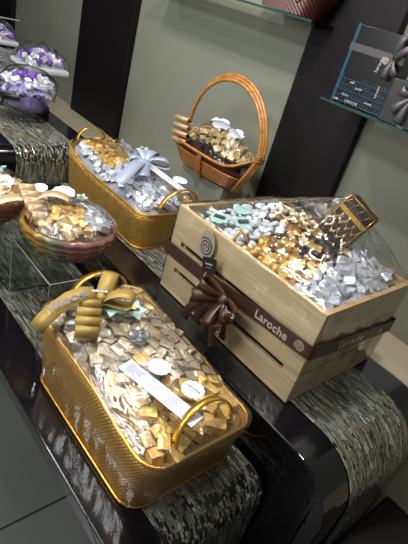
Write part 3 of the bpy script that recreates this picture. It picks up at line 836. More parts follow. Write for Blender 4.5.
TBW = pullbow('ribbon_bow', 'tan satin accordion ribbon bow on the rim of the right hand glass bowl', 'ribbon', (-.835, -.345, .192),
        (.17, -.015, -.035), (.35, 1, .0), (-.1, -.3, 1), 5, .056, .017, M['tan_ribbon'],
        [bez((-.86, -.35, .21), (-.89, -.40, .22), (-.88, -.45, .20), (-.86, -.52, .18), 10), bez((-.85, -.34, .215), (-.85, -.31, .245), (-.82, -.27, .245), (-.80, -.25, .225), 10)], step=.034, tw=.046)

# ---- purple footed bowl and the far left things
PC = (-1.80, .02, .154)
P = tag(empty('footed_glass_bowl', PC), 'clear footed glass bowl filled with purple shreds on the taller table', 'bowl')
bm = BM(); rings = lathe(bm, PC, [(.001, .0), (.05, .0), (.05, .003), (.012, .012), (.010, .026), (.04, .034), (.09, .052), (.118, .085), (.128, .125), (.130, .165), (.134, .175), (.130, .176), (.124, .125), (.112, .085), (.085, .055), (.03, .038), (.001, .037)], 56)
finish('glass_body', bm, M['glass'], P, True)
bm = BM(); rings = lathe(bm, PC, [(.02, .041), (.08, .058), (.110, .088), (.121, .12), (.118, .128), (.06, .135), (.003, .137)], 40)
for v in bm.verts: v.co += noise.noise_vector(v.co*70)*.003
o = finish('paper_shreds', bm, M['bed_purple'], P)
W_PB = ('purple foil ball on top of the footed glass bowl', 'chocolate', 'purple foil balls in the footed bowl')
W_PS = ('silver wrapped chocolate in the footed glass bowl', 'chocolate', 'silver sweets in the footed bowl')
rnd = random.Random(5)
hp = lambda x, y: PC[2]+.15+.04*max(0, 1-((x-PC[0])**2+(y-PC[1])**2)/.0144)
bed(P, PC[0], PC[1], .115, .115, .1149, hp, M['lilac'], 'lilac_tissue', .012)
scatter(lambda x, y: math.hypot(x-PC[0], y-PC[1]) < .108, PC[0]-.12, PC[0]+.12, PC[1]-.12, PC[1]+.12, .034, hp,
        lambda x, y, r: ('purple_ball', W_PB) if math.hypot(x-PC[0]-.0, y-PC[1]+.01) < .06 else ('silver_cube', W_PS), .7, 31)
for k in range(26):
    a = 2*PI*k/26; rr0 = .112; sweet('silver_cube' if k % 3 else 'purple_ball', (PC[0]+rr0*math.cos(a), PC[1]+rr0*math.sin(a), PC[2]+.125+.008*(k % 2)), .8, W_PS if k % 3 else W_PB, .8, rnd)
dome_film(P, PC[0], PC[1], .132, .132, .1315, lambda x: PC[2]+.172, lambda x, y: .055, 0, M['film'], amp=.006, seed=33, skirt=False, N=72)
s = tag(empty('ribbon_rosette', (-1.93, -.105, .25)), 'black round rosette on a black band across the footed bowl', 'ribbon')
fdir = Vector((.66, -.75, 0)); fx = Vector((.75, .66, 0))
rc = Vector((PC[0], PC[1], .25))+fdir*.139+fx*-.055
bm = BM(); q = cyl(bm, (0, 0, 0), .021, .006, 28); bmesh.ops.transform(bm, matrix=frame(rc+fdir*.006, fx, (0, 0, 1)), verts=q); 
ob = finish('rosette', bm, M['black'], s)
bm = BM(); spiral(bm, frame(rc+fdir*.0105, fx, (0, 0, 1)), .014, .0015); finish('spiral_mark', bm, M['ribbon_text'], s)
bm = BM(); strap(bm, [Vector((PC[0]+.1355*math.cos(a), PC[1]+.1355*math.sin(a), .262-.012*math.sin(i*.4))) for i, a in enumerate([-2.3+i*.13 for i in range(14)])], (0, 0, 1), .03, .0015); finish('band', bm, M['black'], s, True)

def packet(c, hx, hy, H, label, seed, kinds, groups, ang=0):
    """cellophane packet of sweets on a small tray"""
    root = tag(empty('sweet_packet', c), label, 'packet')
    bm = BM(); box(bm, c[0]-hx, c[0]+hx, c[1]-hy, c[1]+hy, c[2]+.001, c[2]+.03, .01); finish('tray', bm, M['silver'], root)
    h = lambda x, y: c[2]+.028+H*max(0, 1-((x-c[0])/hx)**2)*max(0, 1-((y-c[1])/hy)**2)
    bed(root, c[0], c[1], hx-.01, hy-.01, .04, h, M['bed_grey'])
    scatter(lambda x, y: in_rr(x, y, c[0], c[1], hx-.02, hy-.02, .03), c[0]-hx, c[0]+hx, c[1]-hy, c[1]+hy, .035, h, lambda x, y, r: r.choice(list(zip(kinds, groups))), .8, seed)
    dome_film(root, c[0], c[1], hx+.01, hy+.01, .045, lambda x: c[2]+.024, lambda x, y: H+.04, 0, M['film'], amp=.012, seed=seed, skirt=False, N=72)
    return root
GP = lambda kind, place: ('%s foil sweet in the %s' % (kind, place), 'chocolate', '%s sweets in the %s' % (kind, place))
packet((-2.12, .215, .314), .12, .11, .05, 'cellophane packet of lilac and silver sweets nearest the wall behind the purple bowl', 41,
       ('lilac_cube', 'silver_cube', 'silver_cube', 'purple_ball'), (GP('lilac', 'packet behind the purple bowl'), GP('silver', 'packet behind the purple bowl'), GP('silver', 'packet behind the purple bowl'), GP('purple', 'packet behind the purple bowl')))
packet((-2.72, .19, .314), .12, .11, .055, 'cellophane packet of purple and silver sweets with white flowers at the far left', 42,
       ('lilac_cube', 'silver_cube', 'purple_ball'), (GP('lilac', 'far left flowered packet'), GP('silver', 'far left flowered packet'), GP('purple', 'far left flowered packet')))
packet((-2.35, -.06, .314), .11, .10, .03, 'flat silver cellophane packet at the left edge above the purple bowl', 43, ('silver_cube', 'pearl_cube'), (GP('silver', 'flat left edge packet'), GP('pearl', 'flat left edge packet')))
for k, (p, r, w) in enumerate((((-2.70, .12, .455), .05, 'larger'), ((-2.66, .15, .405), .035, 'smaller'))):
    bm = BM(); flower(bm, p, r, 6, (.5, -.6, .5), .2, (1, .75, .2))
    tag(finish('fabric_flower', bm, M['stone'], smooth=True, loc=p), '%s white fabric flower on the far left sweet packet' % w, 'flower')
G = tag(empty('glass_stand', (-3.0, .22, .314)), 'clear glass stand behind the far left packet', 'stand')
bm = BM(); box(bm, -3.25, -2.84, .18, .39, .425, .431); finish('glass_plate', bm, M['glass'], G)
bm = BM(); tube(bm, [(-3.25, .26, .43), (-2.84, .26, .43), (-2.84, .39, .43)], .003, 6); finish('bright_edge', bm, plain('glass_edge', 'a9b2b0', .2), G)
for x in (-3.2, -2.95):
    bm = BM(); box(bm, x, x+.006, .19, .245, .3145, .426); finish('leg', bm, M['glass'], G)

# ---- bamboo handled basket
WC = (-1.130, .632, .152)
WB = tag(empty('handled_basket', WC), 'bamboo slatted basket with tall arched handle standing against the wall', 'basket')
def plan(t, f):
    a = 2*PI*t; hx = .178+.072*f; hy = .062+.03*f; e = .62
    return (WC[0]+hx*math.copysign(abs(math.cos(a))**e, math.cos(a)), WC[1]+hy*math.copysign(abs(math.sin(a))**e, math.sin(a)))
bm = BM(); N = 64
bt = [bm.verts.new((*plan(i/N, 0), WC[2]+.003)) for i in range(N)]; tp = [bm.verts.new((*plan(i/N, 1), WC[2]+.10)) for i in range(N)]
ti = [bm.verts.new(((v.co.x-WC[0])*.97+WC[0], (v.co.y-WC[1])*.95+WC[1], v.co.z)) for v in tp]
bi = [bm.verts.new(((v.co.x-WC[0])*.97+WC[0], (v.co.y-WC[1])*.95+WC[1], v.co.z+.004)) for v in bt]
for A, B in ((bt, tp), (tp, ti), (ti, bi)):
    for i in range(N): bm.faces.new((A[i], A[(i+1) % N], B[(i+1) % N], B[i]))
bm.faces.new(bt[::-1]); bm.faces.new(bi)
finish('inner_shell', bm, M['wicker_red'], WB)
for k in range(6):
    f = .06+k*.115; bm = BM(); tube(bm, [(*[c for c in plan(i/N, f)], WC[2]+.008+.10*f) for i in range(N)], .0062, 6, True)
    for v in bm.verts: v.co.x = WC[0]+(v.co.x-WC[0])*1.01; v.co.y = WC[1]+(v.co.y-WC[1])*1.03
    finish('bamboo_hoop', bm, M['bamboo'], WB, True)
bm = BM(); tube(bm, [(WC[0]+(plan(i/N, 1)[0]-WC[0])*1.01, WC[1]+(plan(i/N, 1)[1]-WC[1])*1.03, WC[2]+.105+.06*abs(math.cos(2*PI*i/N))**3*(1 if math.cos(2*PI*i/N) > 0 else .3)) for i in range(N)], .0065, 8, True)
finish('rim', bm, M['bamboo_light'], WB, True)
bm = BM(); strap(bm, [(WC[0]+.01, WC[1]-.080, WC[2]+.002), (WC[0]+.012, WC[1]-.094, WC[2]+.06), (WC[0]+.015, WC[1]-.103, WC[2]+.108)], (1, 0, 0), .03, .004); finish('front_strap', bm, M['bamboo'], WB)
bm = BM()
for d in (-.011, 0, .011):
    pts = []
    for i in range(41):
        a = PI*i/40; x = -1.095+(.245+d*.5)*math.cos(a); z = .33+(.268+d)*math.sin(a)
        pts.append((x, .625+d*.8, z))
    pts = [(-.912+d*.4, .60+d, .165), (-.872+d*.4, .61+d, .26)] + pts + [(-1.345-d*.4, .63+d, .24), (-1.32-d*.4, .63+d, .165)]
    tube(bm, pts, .0078, 8)
WH = finish('handle', bm, M['bamboo_light'], WB, True)
bm = BM(); tube(bm, [(-.852+.016*math.cos(a), .625+.022*math.sin(a), .325+.004*a/3) for a in [i*.6 for i in range(32)]], .0045, 6); finish('handle_binding', bm, M['bamboo'], WH, True)
hw = lambda x, y: .262+.085*max(0, 1-((x+1.13)/.22)**2)*max(0, 1-((y-.655)/.09)**2)
bed(WB, -1.12, .652, .215, .078, .07, hw, M['bed_dark'], drop=.02)
W_T = ('tan and gold foil chocolate heaped in the bamboo handled basket', 'chocolate', 'tan chocolates in the bamboo basket')
W_D = ('dark wrapped chocolate lining the front rim of the bamboo basket', 'chocolate', 'dark chocolates at the bamboo basket rim')
scatter(lambda x, y: in_rr(x, y, -1.12, .652, .20, .072, .07), -1.33, -.9, .585, .73, .0315, hw, lambda x, y, r: ('tan_cube', W_T), .6, 51, 1.15)
protos('dark_pack', lambda s: candy_cube(s, .022, .03, .05), 3, 'crumpled'); NAMES['dark_pack'] = 'dark_wrapped_chocolate'
for k in range(17):
    x = -1.325+k*.025
    o = sweet('dark_pack', (x, .588, .235+.004*math.sin(k)), .12, W_D, 1, rnd)
    o.rotation_euler = (.1, rnd.uniform(-.1, .1), rnd.uniform(-.15, .15))
bm = BM(); N = 40; rings = []
for k in range(11):
    f = 1-k/10*.97
    rings.append([bm.verts.new((-1.12+.232*f*math.cos(2*PI*i/N), .645+.095*f*math.sin(2*PI*i/N), .25+.15*(1-f**2.2)+noise.noise(Vector((k, i*.6, 2)))*.006)) for i in range(N)])
for A, B in zip(rings, rings[1:]):
    for i in range(N): bm.faces.new((A[i], A[(i+1) % N], B[(i+1) % N], B[i]))
bm.faces.new(rings[-1]); finish('cellophane_wrap', bm, M['film'], WB, True)
for p, q, l in (((-1.16, .655, .385), .036, 'pale blue scalloped card at the left of the bamboo basket heap'), ((-1.06, .665, .375), .03, 'pale blue scalloped card at the right of the bamboo basket heap')):
    s, m = tag_card('paper_tag', p, q, l, (1, 0, -.1), (0, 1, .5))
    bm = BM(); box(bm, -q*1.5, q*1.5, -q*.45, q*.45, .0014, .002, mat=m); finish('paper_band', bm, M['pearl'], s)
pullbow('ribbon_bow', 'beige stacked ribbon bow at the left end of the bamboo basket', 'ribbon', (-1.30, .575, .295), (-.15, 0, 1), (1, .1, .1), (.0, -1, .2), 4, .10, .018, M['tan_ribbon'], [], step=.033)

# ---- wooden crate
CR = tag(empty('wooden_crate', (-.295, .22, .004)), 'large slatted pine crate of sweets wrapped in cellophane on the middle table', 'crate')
X0, X1, Y0, Y1, Z0, Z1 = -.59, 0, 0, .44, .004, .30
th = .014
def part(name, args, mat, bev=.0015):
    bm = BM(); box(bm, *args, bev); return finish(name, bm, M[mat], CR)
for y in (Y0, Y1-th):
    part('plank', (X0, X1, y, y+th, .196, Z1), 'pine'); part('plank', (X0, X1, y, y+th, .100, .178), 'pine'); part('plank', (X0, X1, y, y+th, Z0, .082), 'pine')
for x in (X0, X1-th):
    part('end_board', (x+.0002, x+th-.0002, Y0+th, Y1-th, .20, Z1), 'pine'); part('end_board', (x+.0002, x+th-.0002, Y0+th, Y1-th, .102, .196), 'pine'); part('end_board', (x+.0002, x+th-.0002, Y0+th, Y1-th, Z0, .098), 'pine')
for x in (X0+th, X1-th-.045):
    for y in (Y0+th+.0005, Y1-th-.0225): part('corner_post', (x, x+.045, y, y+.022, Z0+.002, Z1-.012), 'pine')
part('base_board', (X0+th, X1-th, Y0+th, Y1-th, Z0+.003, Z0+.013), 'pine')
for y in (Y0, Y1-th):
    for x0_, x1_ in ((X0, X0+.048), (X1-.05, X1)):
        part('slot_block', (x0_, x1_, y+.0003, y+th-.0003, .0823, .0997), 'pine', 0); part('slot_block', (x0_, x1_, y+.0003, y+th-.0003, .1783, .1957), 'pine', 0)
bm = BM()
for a in ((X0, X1, Y0, Y0+th), (X0, X1, Y1-th, Y1), (X0, X0+th, Y0+th, Y1-th), (X1-th, X1, Y0+th, Y1-th)): box(bm, *a, Z1, Z1+.0015)
finish('top_edge', bm, M['pine_edge'], CR)
part('inner_liner', (X0+th+.002, X1-th-.002, Y0+th+.024, Y1-th-.024, .03, .235), 'bed_dark')
hc = lambda x, y: .262+.03*max(0, min(1, y/.3))*max(0, min(1, (-x)/.15))+.012*math.sin(x*14)*math.sin(y*11)
bed(CR, -.295, .22, .278, .204, .02, hc, M['bed_dark'], drop=.006)
W_PE = ('pale grey white sugared sweet at the far end of the crate', 'sweet', 'white sugared sweets in the crate')
W_GS = ('gold star shaped wrapped chocolate in the middle of the crate by its near side', 'chocolate', 'gold star chocolates in the crate')
W_SI = ('silver foil chocolate cube at the near end of the crate', 'chocolate', 'silver chocolates in the crate')
W_TR = ('dark round chocolate truffle in the middle of the crate', 'chocolate', 'dark truffles in the crate')
W_CU = ('golden brown caramel cup among the dark truffles in the crate', 'chocolate', 'caramel cups in the crate')
W_GC = ('gold foil block between the stars and the silver cubes in the crate', 'chocolate', 'gold blocks in the crate')
def kc_(x, y, r):
    if x > -.165+.12*(y-.2)*(-1): return ('silver_cube', W_SI)
    if x < -.345 and y < .27-.0*(x): return ('pebble', W_PE)
    if x < -.47 and y < .40: return ('pebble', W_PE)
    if y < .125 and x < -.19: return ('gold_star', W_GS)
    if y < .19: return ('gold_cube', W_GC) if r.random() < .6 else ('cup', W_CU)
    q = r.random()
    return ('truffle', W_TR) if q < .6 else (('cup', W_CU) if q < .85 else ('gold_cube', W_GC))
scatter(lambda x, y: X0+th+.016 < x < X1-th-.016 and Y0+th+.016 < y < Y1-th-.016, X0+.03, X1-.02, Y0+.03, Y1-.02, .0305, hc, kc_, .5, 61)
W_PE2 = W_PE
scatter(lambda x, y: X0+th+.02 < x < -.37 and Y0+th+.02 < y < .28, X0+.04, X1, Y0+.04, Y1, .033, lambda x, y: hc(x, y)+.012, lambda x, y, r: ('pebble', W_PE) if r.random() < .75 else None, .6, 62)
scatter(lambda x, y: -.13 < x < X1-th-.02 and Y0+th+.03 < y < Y1-.03, X0+.04, X1, Y0+.05, Y1, .036, lambda x, y: hc(x, y)+.014, lambda x, y, r: ('silver_cube', W_SI) if r.random() < .5 else None, .8, 63)
for k, (p, r, lab) in enumerate((((-.268, .225, .318), .020, 'ivory petal flower on the dark truffles beside the gold stars'), ((-.185, .098, .306), .021, 'ivory petal flower nearest the silver cubes in the crate'), ((-.155, .175, .308), .016, 'small ivory flower between dark truffles and silver cubes'))):
    bm = BM(); flower(bm, p, r, 7, (.2, -.3, 1), .5); tag(finish('sugar_flower', bm, M['ivory'], smooth=True, loc=p), lab, 'flower')
for k, (p, lab, rot) in enumerate((((-.472, .062, .307), 'turquoise scalloped card among white sweets nearest the crate side', .4), ((-.425, .120, .31), 'turquoise scalloped card in the middle of the white sweets in the crate', 1.2), ((-.50, .19, .31), 'turquoise scalloped card at the far end of the crate', .1))):
    s = tag(empty('scalloped_card', p), lab, 'ornament'); bm = BM(); m = frame(p, (math.cos(rot), math.sin(rot), .1), (-math.sin(rot), math.cos(rot), .2)); scallop(bm, m, .027, 8, .18, .004)
    finish('card_body', bm, M['teal'], s)
    if k < 2: bm = BM(); box(bm, -.018, .016, -.005, .009, .0045, .009, mat=m); finish('dark_patch', bm, M['darkprint'], s)
bm = BM()
m = frame((-.362, .045, .313), (.5, .8, .1), (-.8, .5, .5))
tube(bm, [m @ Vector(p) for p in ((-.02, -.018, 0), (0, .02, .006), (.02, -.018, 0))], .005, 6)
tag(finish('gold_arrow_charm', bm, M['gold'], smooth=True, loc=(-.362, .045, .31)), 'gold inverted V shaped charm between turquoise card and gold stars', 'ornament')
for k, (x, y) in enumerate(((-.40, .36), (-.345, .345), (-.44, .33))):
    bm = BM(); tube(bm, [(x+.03*math.cos(a), y+.02*math.sin(a), .325+.01*math.sin(a*2)) for a in [i*2*PI/24 for i in range(24)]], .004, 6, True)
    for j in range(4): ball(bm, (x+.03*math.cos(j*1.6), y+.02*math.sin(j*1.6), .332), .010, (1, 1, .7), 8, 6)
    tag(finish('bead_wreath', bm, M['ivory'] if k else M['tan'], smooth=True, loc=(x, y, .32)), ('ivory beaded ring lying in the middle of the back of the crate', 'ivory beaded ring beside the jewelled chest in the crate', 'tan beaded ring at the back of the crate nearest the far end')[(k+2) % 3], 'ornament')

# small black chest with gold lattice leaning at the back corner
cm = frame((-.238, .378, .385), (.90, .12, -.36), (.36, .22, .9))
CH = tag(empty('jewelled_chest', (-.245, .375, .30)), 'black chest with gold lattice standing at the back of the crate', 'chest')
bm = BM(); box(bm, -.052, .052, -.072, .072, -.03, .03, .006, mat=cm); 
CHB = finish('chest_body', bm, M['black'], CH)
bm = BM()
for x in (-.052, .052):
    for z in (-.03, .03): tube(bm, [cm @ Vector((x, -.072, z)), cm @ Vector((x, .072, z))], .0014, 6)
for y in (-.072, .072):
    tube(bm, [cm @ Vector(p) for p in ((-.052, y, .031), (.052, y, .031), (.052, y, -.031), (-.052, y, -.031))], .0018, 6, True)
finish('gold_frame', bm, M['gold_trim'], CH, True)
bm = BM(); box(bm, -.053, .053, .022, .036, .029, .033, mat=cm); box(bm, .050, .0545, .022, .036, -.03, .033, mat=cm)
finish('gold_band', bm, M['gold_trim'], CH)
bm = BM()
for i in range(4):
    x = -.039+i*.026
    for yb in (.018, -.02):
        pts = [cm @ Vector((x+.012*math.cos(a), yb-.022*abs(math.sin(a))**.8, .033)) for a in [PI*k/12 for k in range(13)]]; tube(bm, pts, .0013, 5)
    ball(bm, cm @ Vector((x, -.008, .033)), .0045, u=8, v=6); ball(bm, cm @ Vector((x, -.046, .033)), .0045, u=8, v=6)
    tube(bm, [cm @ Vector((x-.013, .04, .032)), cm @ Vector((x, .068, .032))], .001, 5)
finish('gold_lattice', bm, M['gold_trim'], CHB, True)

# crate cellophane, tented up over the chest
bm = BM(); ax, ay, az = -.25, .385, .470
NU = 160; K = 16; rim = []
per = [(X0, Y0), (X1, Y0), (X1, Y1), (X0, Y1)]
for i in range(NU):
    t = 4*i/NU; k = int(t); a, c2 = per[k], per[(k+1) % 4]; u = t-k
    rim.append((a[0]+(c2[0]-a[0])*u, a[1]+(c2[1]-a[1])*u))
rings = []
for f, z in ((1.010, .02), (1.014, .10), (1.016, .2), (1.012, .30)):
    rings.append([bm.verts.new((-.295+(x+.295)*f+.002*math.sin(i*.7), .22+(y-.22)*f+.002*math.cos(i*.9), z)) for i, (x, y) in enumerate(rim)])
for k in range(K+1):
    f = 1-k/K*.99; ring = []
    for i, (x, y) in enumerate(rim):
        px, py = ax+(x-ax)*f, ay+(y-ay)*f
        z = .308+(az-.308)*(1-f)**1.15
        amp = .010*math.sin(PI*min(1, f))
        z += amp*(noise.noise(Vector((i*.22, f*3, 0)))+.5*noise.noise(Vector((i*.7, f*6, 3))))
        z = max(z, .308 + .022*math.sin(PI*min(1, (1-f)*1.3)) if f > .25 else z)
        ring.append(bm.verts.new((px, py, z)))
    rings.append(ring)
for A, B in zip(rings, rings[1:]):
    for i in range(NU): bm.faces.new((A[i], A[(i+1) % NU], B[(i+1) % NU], B[i]))
bm.faces.new(rings[-1])
o = finish('cellophane_wrap', bm, [M['film_crate'], M['film_side']], CR, True)
for p in o.data.polygons[:4*NU]: p.material_index = 1

# brown ribbon round the crate with lettering and a bow
RB = tag(empty('crate_ribbon', (-.3, -.03, .15)), 'brown lettered ribbon round the crate tied in a bow on its long side', 'ribbon')
zr = lambda x: .183-.012*min(1, abs(x)/.59)
bm = BM()
pts = [(-.599, .452, .15), (-.603, .44, .15), (-.603, 0, .153), (-.598, -.010, .153), (-.40, -.0115, .158), (-.2, -.0115, .178), (-.004, -.0115, .19), (.006, -.009, .19), (.0115, .0, .19), (.0115, .22, .168), (.0115, .44, .150), (.008, .452, .150), (-.3, .454, .15), (-.599, .452, .15)]
strap(bm, pts, (0, 0, 1), .043, .0015); RBB = finish('ribbon_band', bm, M['brown_ribbon'], RB)
FY = -.0135
text('Laroche', .034, frame((-.125, FY, .181), (1, 0, .035), (0, 0, 1)), M['ribbon_text'], RBB, space=1.05)
text('Laroche', .038, frame((.0135, .185, .172), (0, 1, -.085), (0, 0, 1)), M['ribbon_text'], RBB, space=1.1)
bm = BM(); spiral(bm, frame((-.026, FY, .189), (1, 0, 0), (0, 0, 1)), .0155, .0022); finish('spiral_emblem', bm, M['ribbon_text'], RBB)
bm = BM(); spiral(bm, frame((.0135, .355, .157), (0, 1, 0), (0, 0, 1)), .013, .002)
finish('spiral_emblem', bm, M['ribbon_text'], RBB)
kx = Vector((-.27, -.045, .170))
for k, (a, w, mt) in enumerate((((-.075, -.02, .022), .04, 'copper_ribbon'), ((.07, -.03, .0), .04, 'copper_ribbon'), ((-.08, -.03, -.03), .04, 'brown_ribbon'), ((.03, -.045, -.055), .038, 'brown_ribbon'))):
    a = Vector(a); nrm = Vector((0, -1, 0)); s_ = a.cross(nrm).normalized()
    p = bez(kx, kx+a*.5+nrm*.05+s_*.012, kx+a+nrm*.05+s_*.01, kx+a, 9)+bez(kx+a, kx+a*1.02-nrm*.01, kx+a*.4-nrm*.012, kx, 9)[1:]
    bm = BM(); strap(bm, p, s_, lambda t: w*(.4+.6*math.sin(PI*t)**.5)); finish('loop', bm, M[mt], RB, True)
for k, (e, w) in enumerate((((-.375, -.05, .075), .034), ((-.30, -.055, .03), .034), ((-.235, -.055, .062), .036), ((-.335, -.06, .045), .03), ((-.39, -.055, .02), .03), ((-.25, -.06, .012), .032))):
    e = Vector(e); p = bez(kx, kx+Vector((-.03 if k != 2 else .02, -.03, -.02)), e+Vector((0, -.01, .06)), e, 12)
    bm = BM(); strap(bm, p, (1, 0, .2), lambda t: w*(.5+.5*min(1, t*3))); finish('tail', bm, M['brown_ribbon'], RB, True)
bm = BM(); ball(bm, kx+Vector((0, -.008, 0)), .017, (1.1, .8, 1)); finish('knot', bm, M['brown_ribbon'], RB, True)
text('oche', .026, frame((-.238, -.072, .10), (.05, 0, 1), (-1, 0, .05)), M['ribbon_text'], RB)
text('Laro', .026, frame((-.215, -.088, .178), (1, 0, .08), (0, .15, 1)), M['ribbon_text'], RB)
# round spiral seal and black tag on the long side
SL = tag(empty('spiral_seal', (-.425, -.012, .25)), 'silver grey oval seal with black spiral on the long side of the crate', 'sticker')
bm = BM(); m = frame((-.425, -.0125, .252), (1, 0, 0), (0, 0, 1)); q = cyl(bm, (0, 0, 0), .037, .001, 40); bmesh.ops.transform(bm, matrix=m @ Matrix.Diagonal((.9, 1.25, 1, 1)), verts=q); SD = finish('seal_disc', bm, plain('seal_grey', '8f8676', .4), SL)
bm = BM(); spiral(bm, frame((-.425, -.0135, .247), (1, 0, 0), (0, 0, 1)), .028, .005, 2.4); finish('spiral_emblem', bm, M['darkprint'], SD)
bm = BM(); spiral(bm, frame((-.425, -.0137, .247), (.3, 0, 1), (-1, 0, .3)), .024, .0025, 2.2); finish('pale_spiral', bm, M['ribbon_text'], SD)  # thinner pale spiral laid over the dark one
TG = tag(empty('gift_tag', (-.385, -.02, .21)), 'small black hang tag with white lettering above the brown bow', 'tag')
bm = BM(); m = frame((-.380, -.026, .212), (1, 0, .35), (-.35, .1, 1)); box(bm, -.028, .028, -.022, .022, -.001, .001, mat=m); finish('tag_card', bm, M['black'], TG)
text('Laroche', .009, m @ Matrix.Translation((0, .004, .0015)), M['ribbon_text'], TG); 
printlines(TG, m @ Matrix.Translation((0, -.006, .0006)), .02, .006, 1, 'ribbon_text')
bm = BM(); tube(bm, bez((-.385, -.02, .198), (-.375, -.04, .18), (-.38, -.045, .15), (-.36, -.04, .165)), .0012, 5); finish('string', bm, M['ribbon_text'], TG)

# ------------------------------------------------------------------ wall shelves and boxes, top right
def shelf(x0, x1, y0, z, label):
    root = tag(empty('glass_shelf', ((x0+x1)/2, WY, z-.008)), label, 'shelf')
    bm = BM(); box(bm, x0, x1, y0, WY-.042, z-.008, z); gp = finish('glass_plate', bm, M['shelf_glass'], root)
    bm = BM(); box(bm, x0, x1, y0-.002, y0, z-.008, z); finish('front_edge', bm, M['shelf_edge'], gp)
    for x in (x0+.06, x1-.06):
        bm = BM(); box(bm, x-.008, x+.008, WY-.10, WY+.0, z-.022, z-.008); finish('bracket', bm, M['black'], root)
shelf(-2.0, -.875, .69, .885, 'green edged glass shelf at the top holding a red wicker basket')
shelf(-.665, .4, .62, .66, 'green edged glass shelf at the right holding two gift boxes')
WR = tag(empty('wicker_basket', (-1.05, .76, .886)), 'dark red wicker basket on the top glass shelf', 'basket')
bm = BM(); N = 70; K = 12
rings = []
for k in range(K+1):
    hx = .135+.0035*k; hy = .055+.002*k; z = .886+.009*k
    rings.append([bm.verts.new((-1.05+p.x, .765+p.y, z+.002)) for p in [rr(i/N, hx+(.004 if (i+k) % 2 else -.003), hy+(.004 if (i+k) % 2 else -.003), .045) for i in range(N)]])
for A, B in zip(rings, rings[1:]):
    for i in range(N): bm.faces.new((A[i], A[(i+1) % N], B[(i+1) % N], B[i]))
bm.faces.new(rings[0][::-1]); finish('woven_body', bm, M['wicker_red'], WR)
bm = BM(); tube(bm, [(-1.05+p.x, .765+p.y, .998) for p in [rr(i/N, .18, .081, .045) for i in range(N)]], .008, 6, True); finish('rim', bm, M['wicker_red'], WR, True)

def gift_box(c, xd, w, h, d, label):
    """standing gift box, face towards -normal; c is the bottom centre of its face"""
    m = frame(c, xd, (0, 0, 1)); return tag(empty('gift_box', c), label, 'box'), m
GB, m = gift_box((-.545, .665, .6605), (1, .02, 0), .2, .25, .06, 'black and blue patterned gift box with grey bow on the right glass shelf')
bm = BM(); box(bm, -.095, .105, 0, .255, -.07, 0, .002, mat=m); finish('box_body', bm, M['box_black'], GB)
bm = BM(); box(bm, -.107, -.094, 0, .256, -.07, .001, .001, mat=m); finish('blue_spine', bm, M['blue_box'], GB)
bm = BM(); rp = random.Random(3)
for i in range(9):
    for j in range(5):
        x = -.092+i*.0215; y = .004+j*.019
        t = rp.randrange(4)
        box(bm, x, x+.0185, y, y+.0028, .0002, .0012, mat=m)
        if t != 1: box(bm, x, x+.0028, y, y+.016, .0002, .0012, mat=m)
        if t == 2: box(bm, x+.0075, x+.0165, y+.0075, y+.0105, .0002, .0012, mat=m)
        if t == 3: box(bm, x+.012, x+.0145, y+.004, y+.016, .0002, .0012, mat=m)
finish('blue_pattern', bm, M['blue_box'], GB)
bm = BM(); box(bm, -.1085, .107, .172, .196, .0005, .0022, mat=m); box(bm, -.1085, -.107, .172, .196, -.072, .002, mat=m); finish('ribbon_band', bm, M['grey_ribbon'], GB)
bc = m @ Vector((.075, .18, .012))
for a, nm in (((.012, .075), 'loop'), ((.045, .045), 'loop'), ((.03, -.045), 'tail'), ((-.005, -.062), 'tail')):
    e = m @ Vector((.075+a[0], .18+a[1], .016)); dn = (m.to_3x3() @ Vector((0, 0, 1)))
    bm = BM(); strap(bm, bez(bc, bc.lerp(e, .4)+dn*.02, bc.lerp(e, .9)+dn*.015, e, 8), (e-bc).cross(dn), lambda t: .010+.018*t); finish(nm, bm, M['grey_ribbon'], GB, True)
bm = BM(); spiral(bm, m @ Matrix.Translation((.045, .17, .003)), .012, .0025); finish('spiral_emblem', bm, M['ribbon_text'], GB)
text('Laroche', .016, m @ Matrix.Translation((.028, .155, .002)) @ Matrix.Rotation(PI/2-.15, 4, 'Z'), M['ribbon_text'], GB)
for (x, y, t, r) in ((-.055, .030, 'choco', 0), (-.02, .012, 'LAROCHE', 0), (.045, .028, 'sweet', 0), (.06, .072, 'Laroche', PI/2), (-.045, .075, 'cafe', .1), (-.012, .062, 'cacao', .1), (-.085, .008, 'milk', 0)):
    text(t, .012, m @ Matrix.Translation((x, y, .002)) @ Matrix.Rotation(r, 4, 'Z'), M['ribbon_text'], GB)
GB2, m = gift_box((-.34, .635, .6605), (1, .1, 0), .18, .13, .06, 'dark grey gift box with grey bow at the right edge of the glass shelf')
bm = BM(); box(bm, -.085, .16, 0, .135, -.09, 0, .002, mat=m); finish('box_body', bm, plain('dark_slate_box', '14151c', .4), GB2)
bc = m @ Vector((0, .095, .006)); dn = (m.to_3x3() @ Vector((0, 0, 1)))
for a, nm in (((-.045, .012), 'loop'), ((.05, .02), 'loop'), ((-.045, -.055), 'tail'), ((-.01, -.085), 'tail')):
    e = m @ Vector((a[0], .095+a[1], .01)); bm = BM(); strap(bm, bez(bc, bc.lerp(e, .4)+dn*.02, bc.lerp(e, .9)+dn*.015, e, 8), (e-bc).cross(dn), lambda t: .012+.02*t); finish(nm, bm, M['grey_ribbon'], GB2, True)
bm = BM(); box(bm, -.012, .012, .0, .135, .0005, .0016, mat=m); finish('ribbon_band', bm, M['grey_ribbon'], GB2)
text('Laroche', .014, m @ Matrix.Translation((.045, .05, .001)), M['ribbon_text'], GB2)

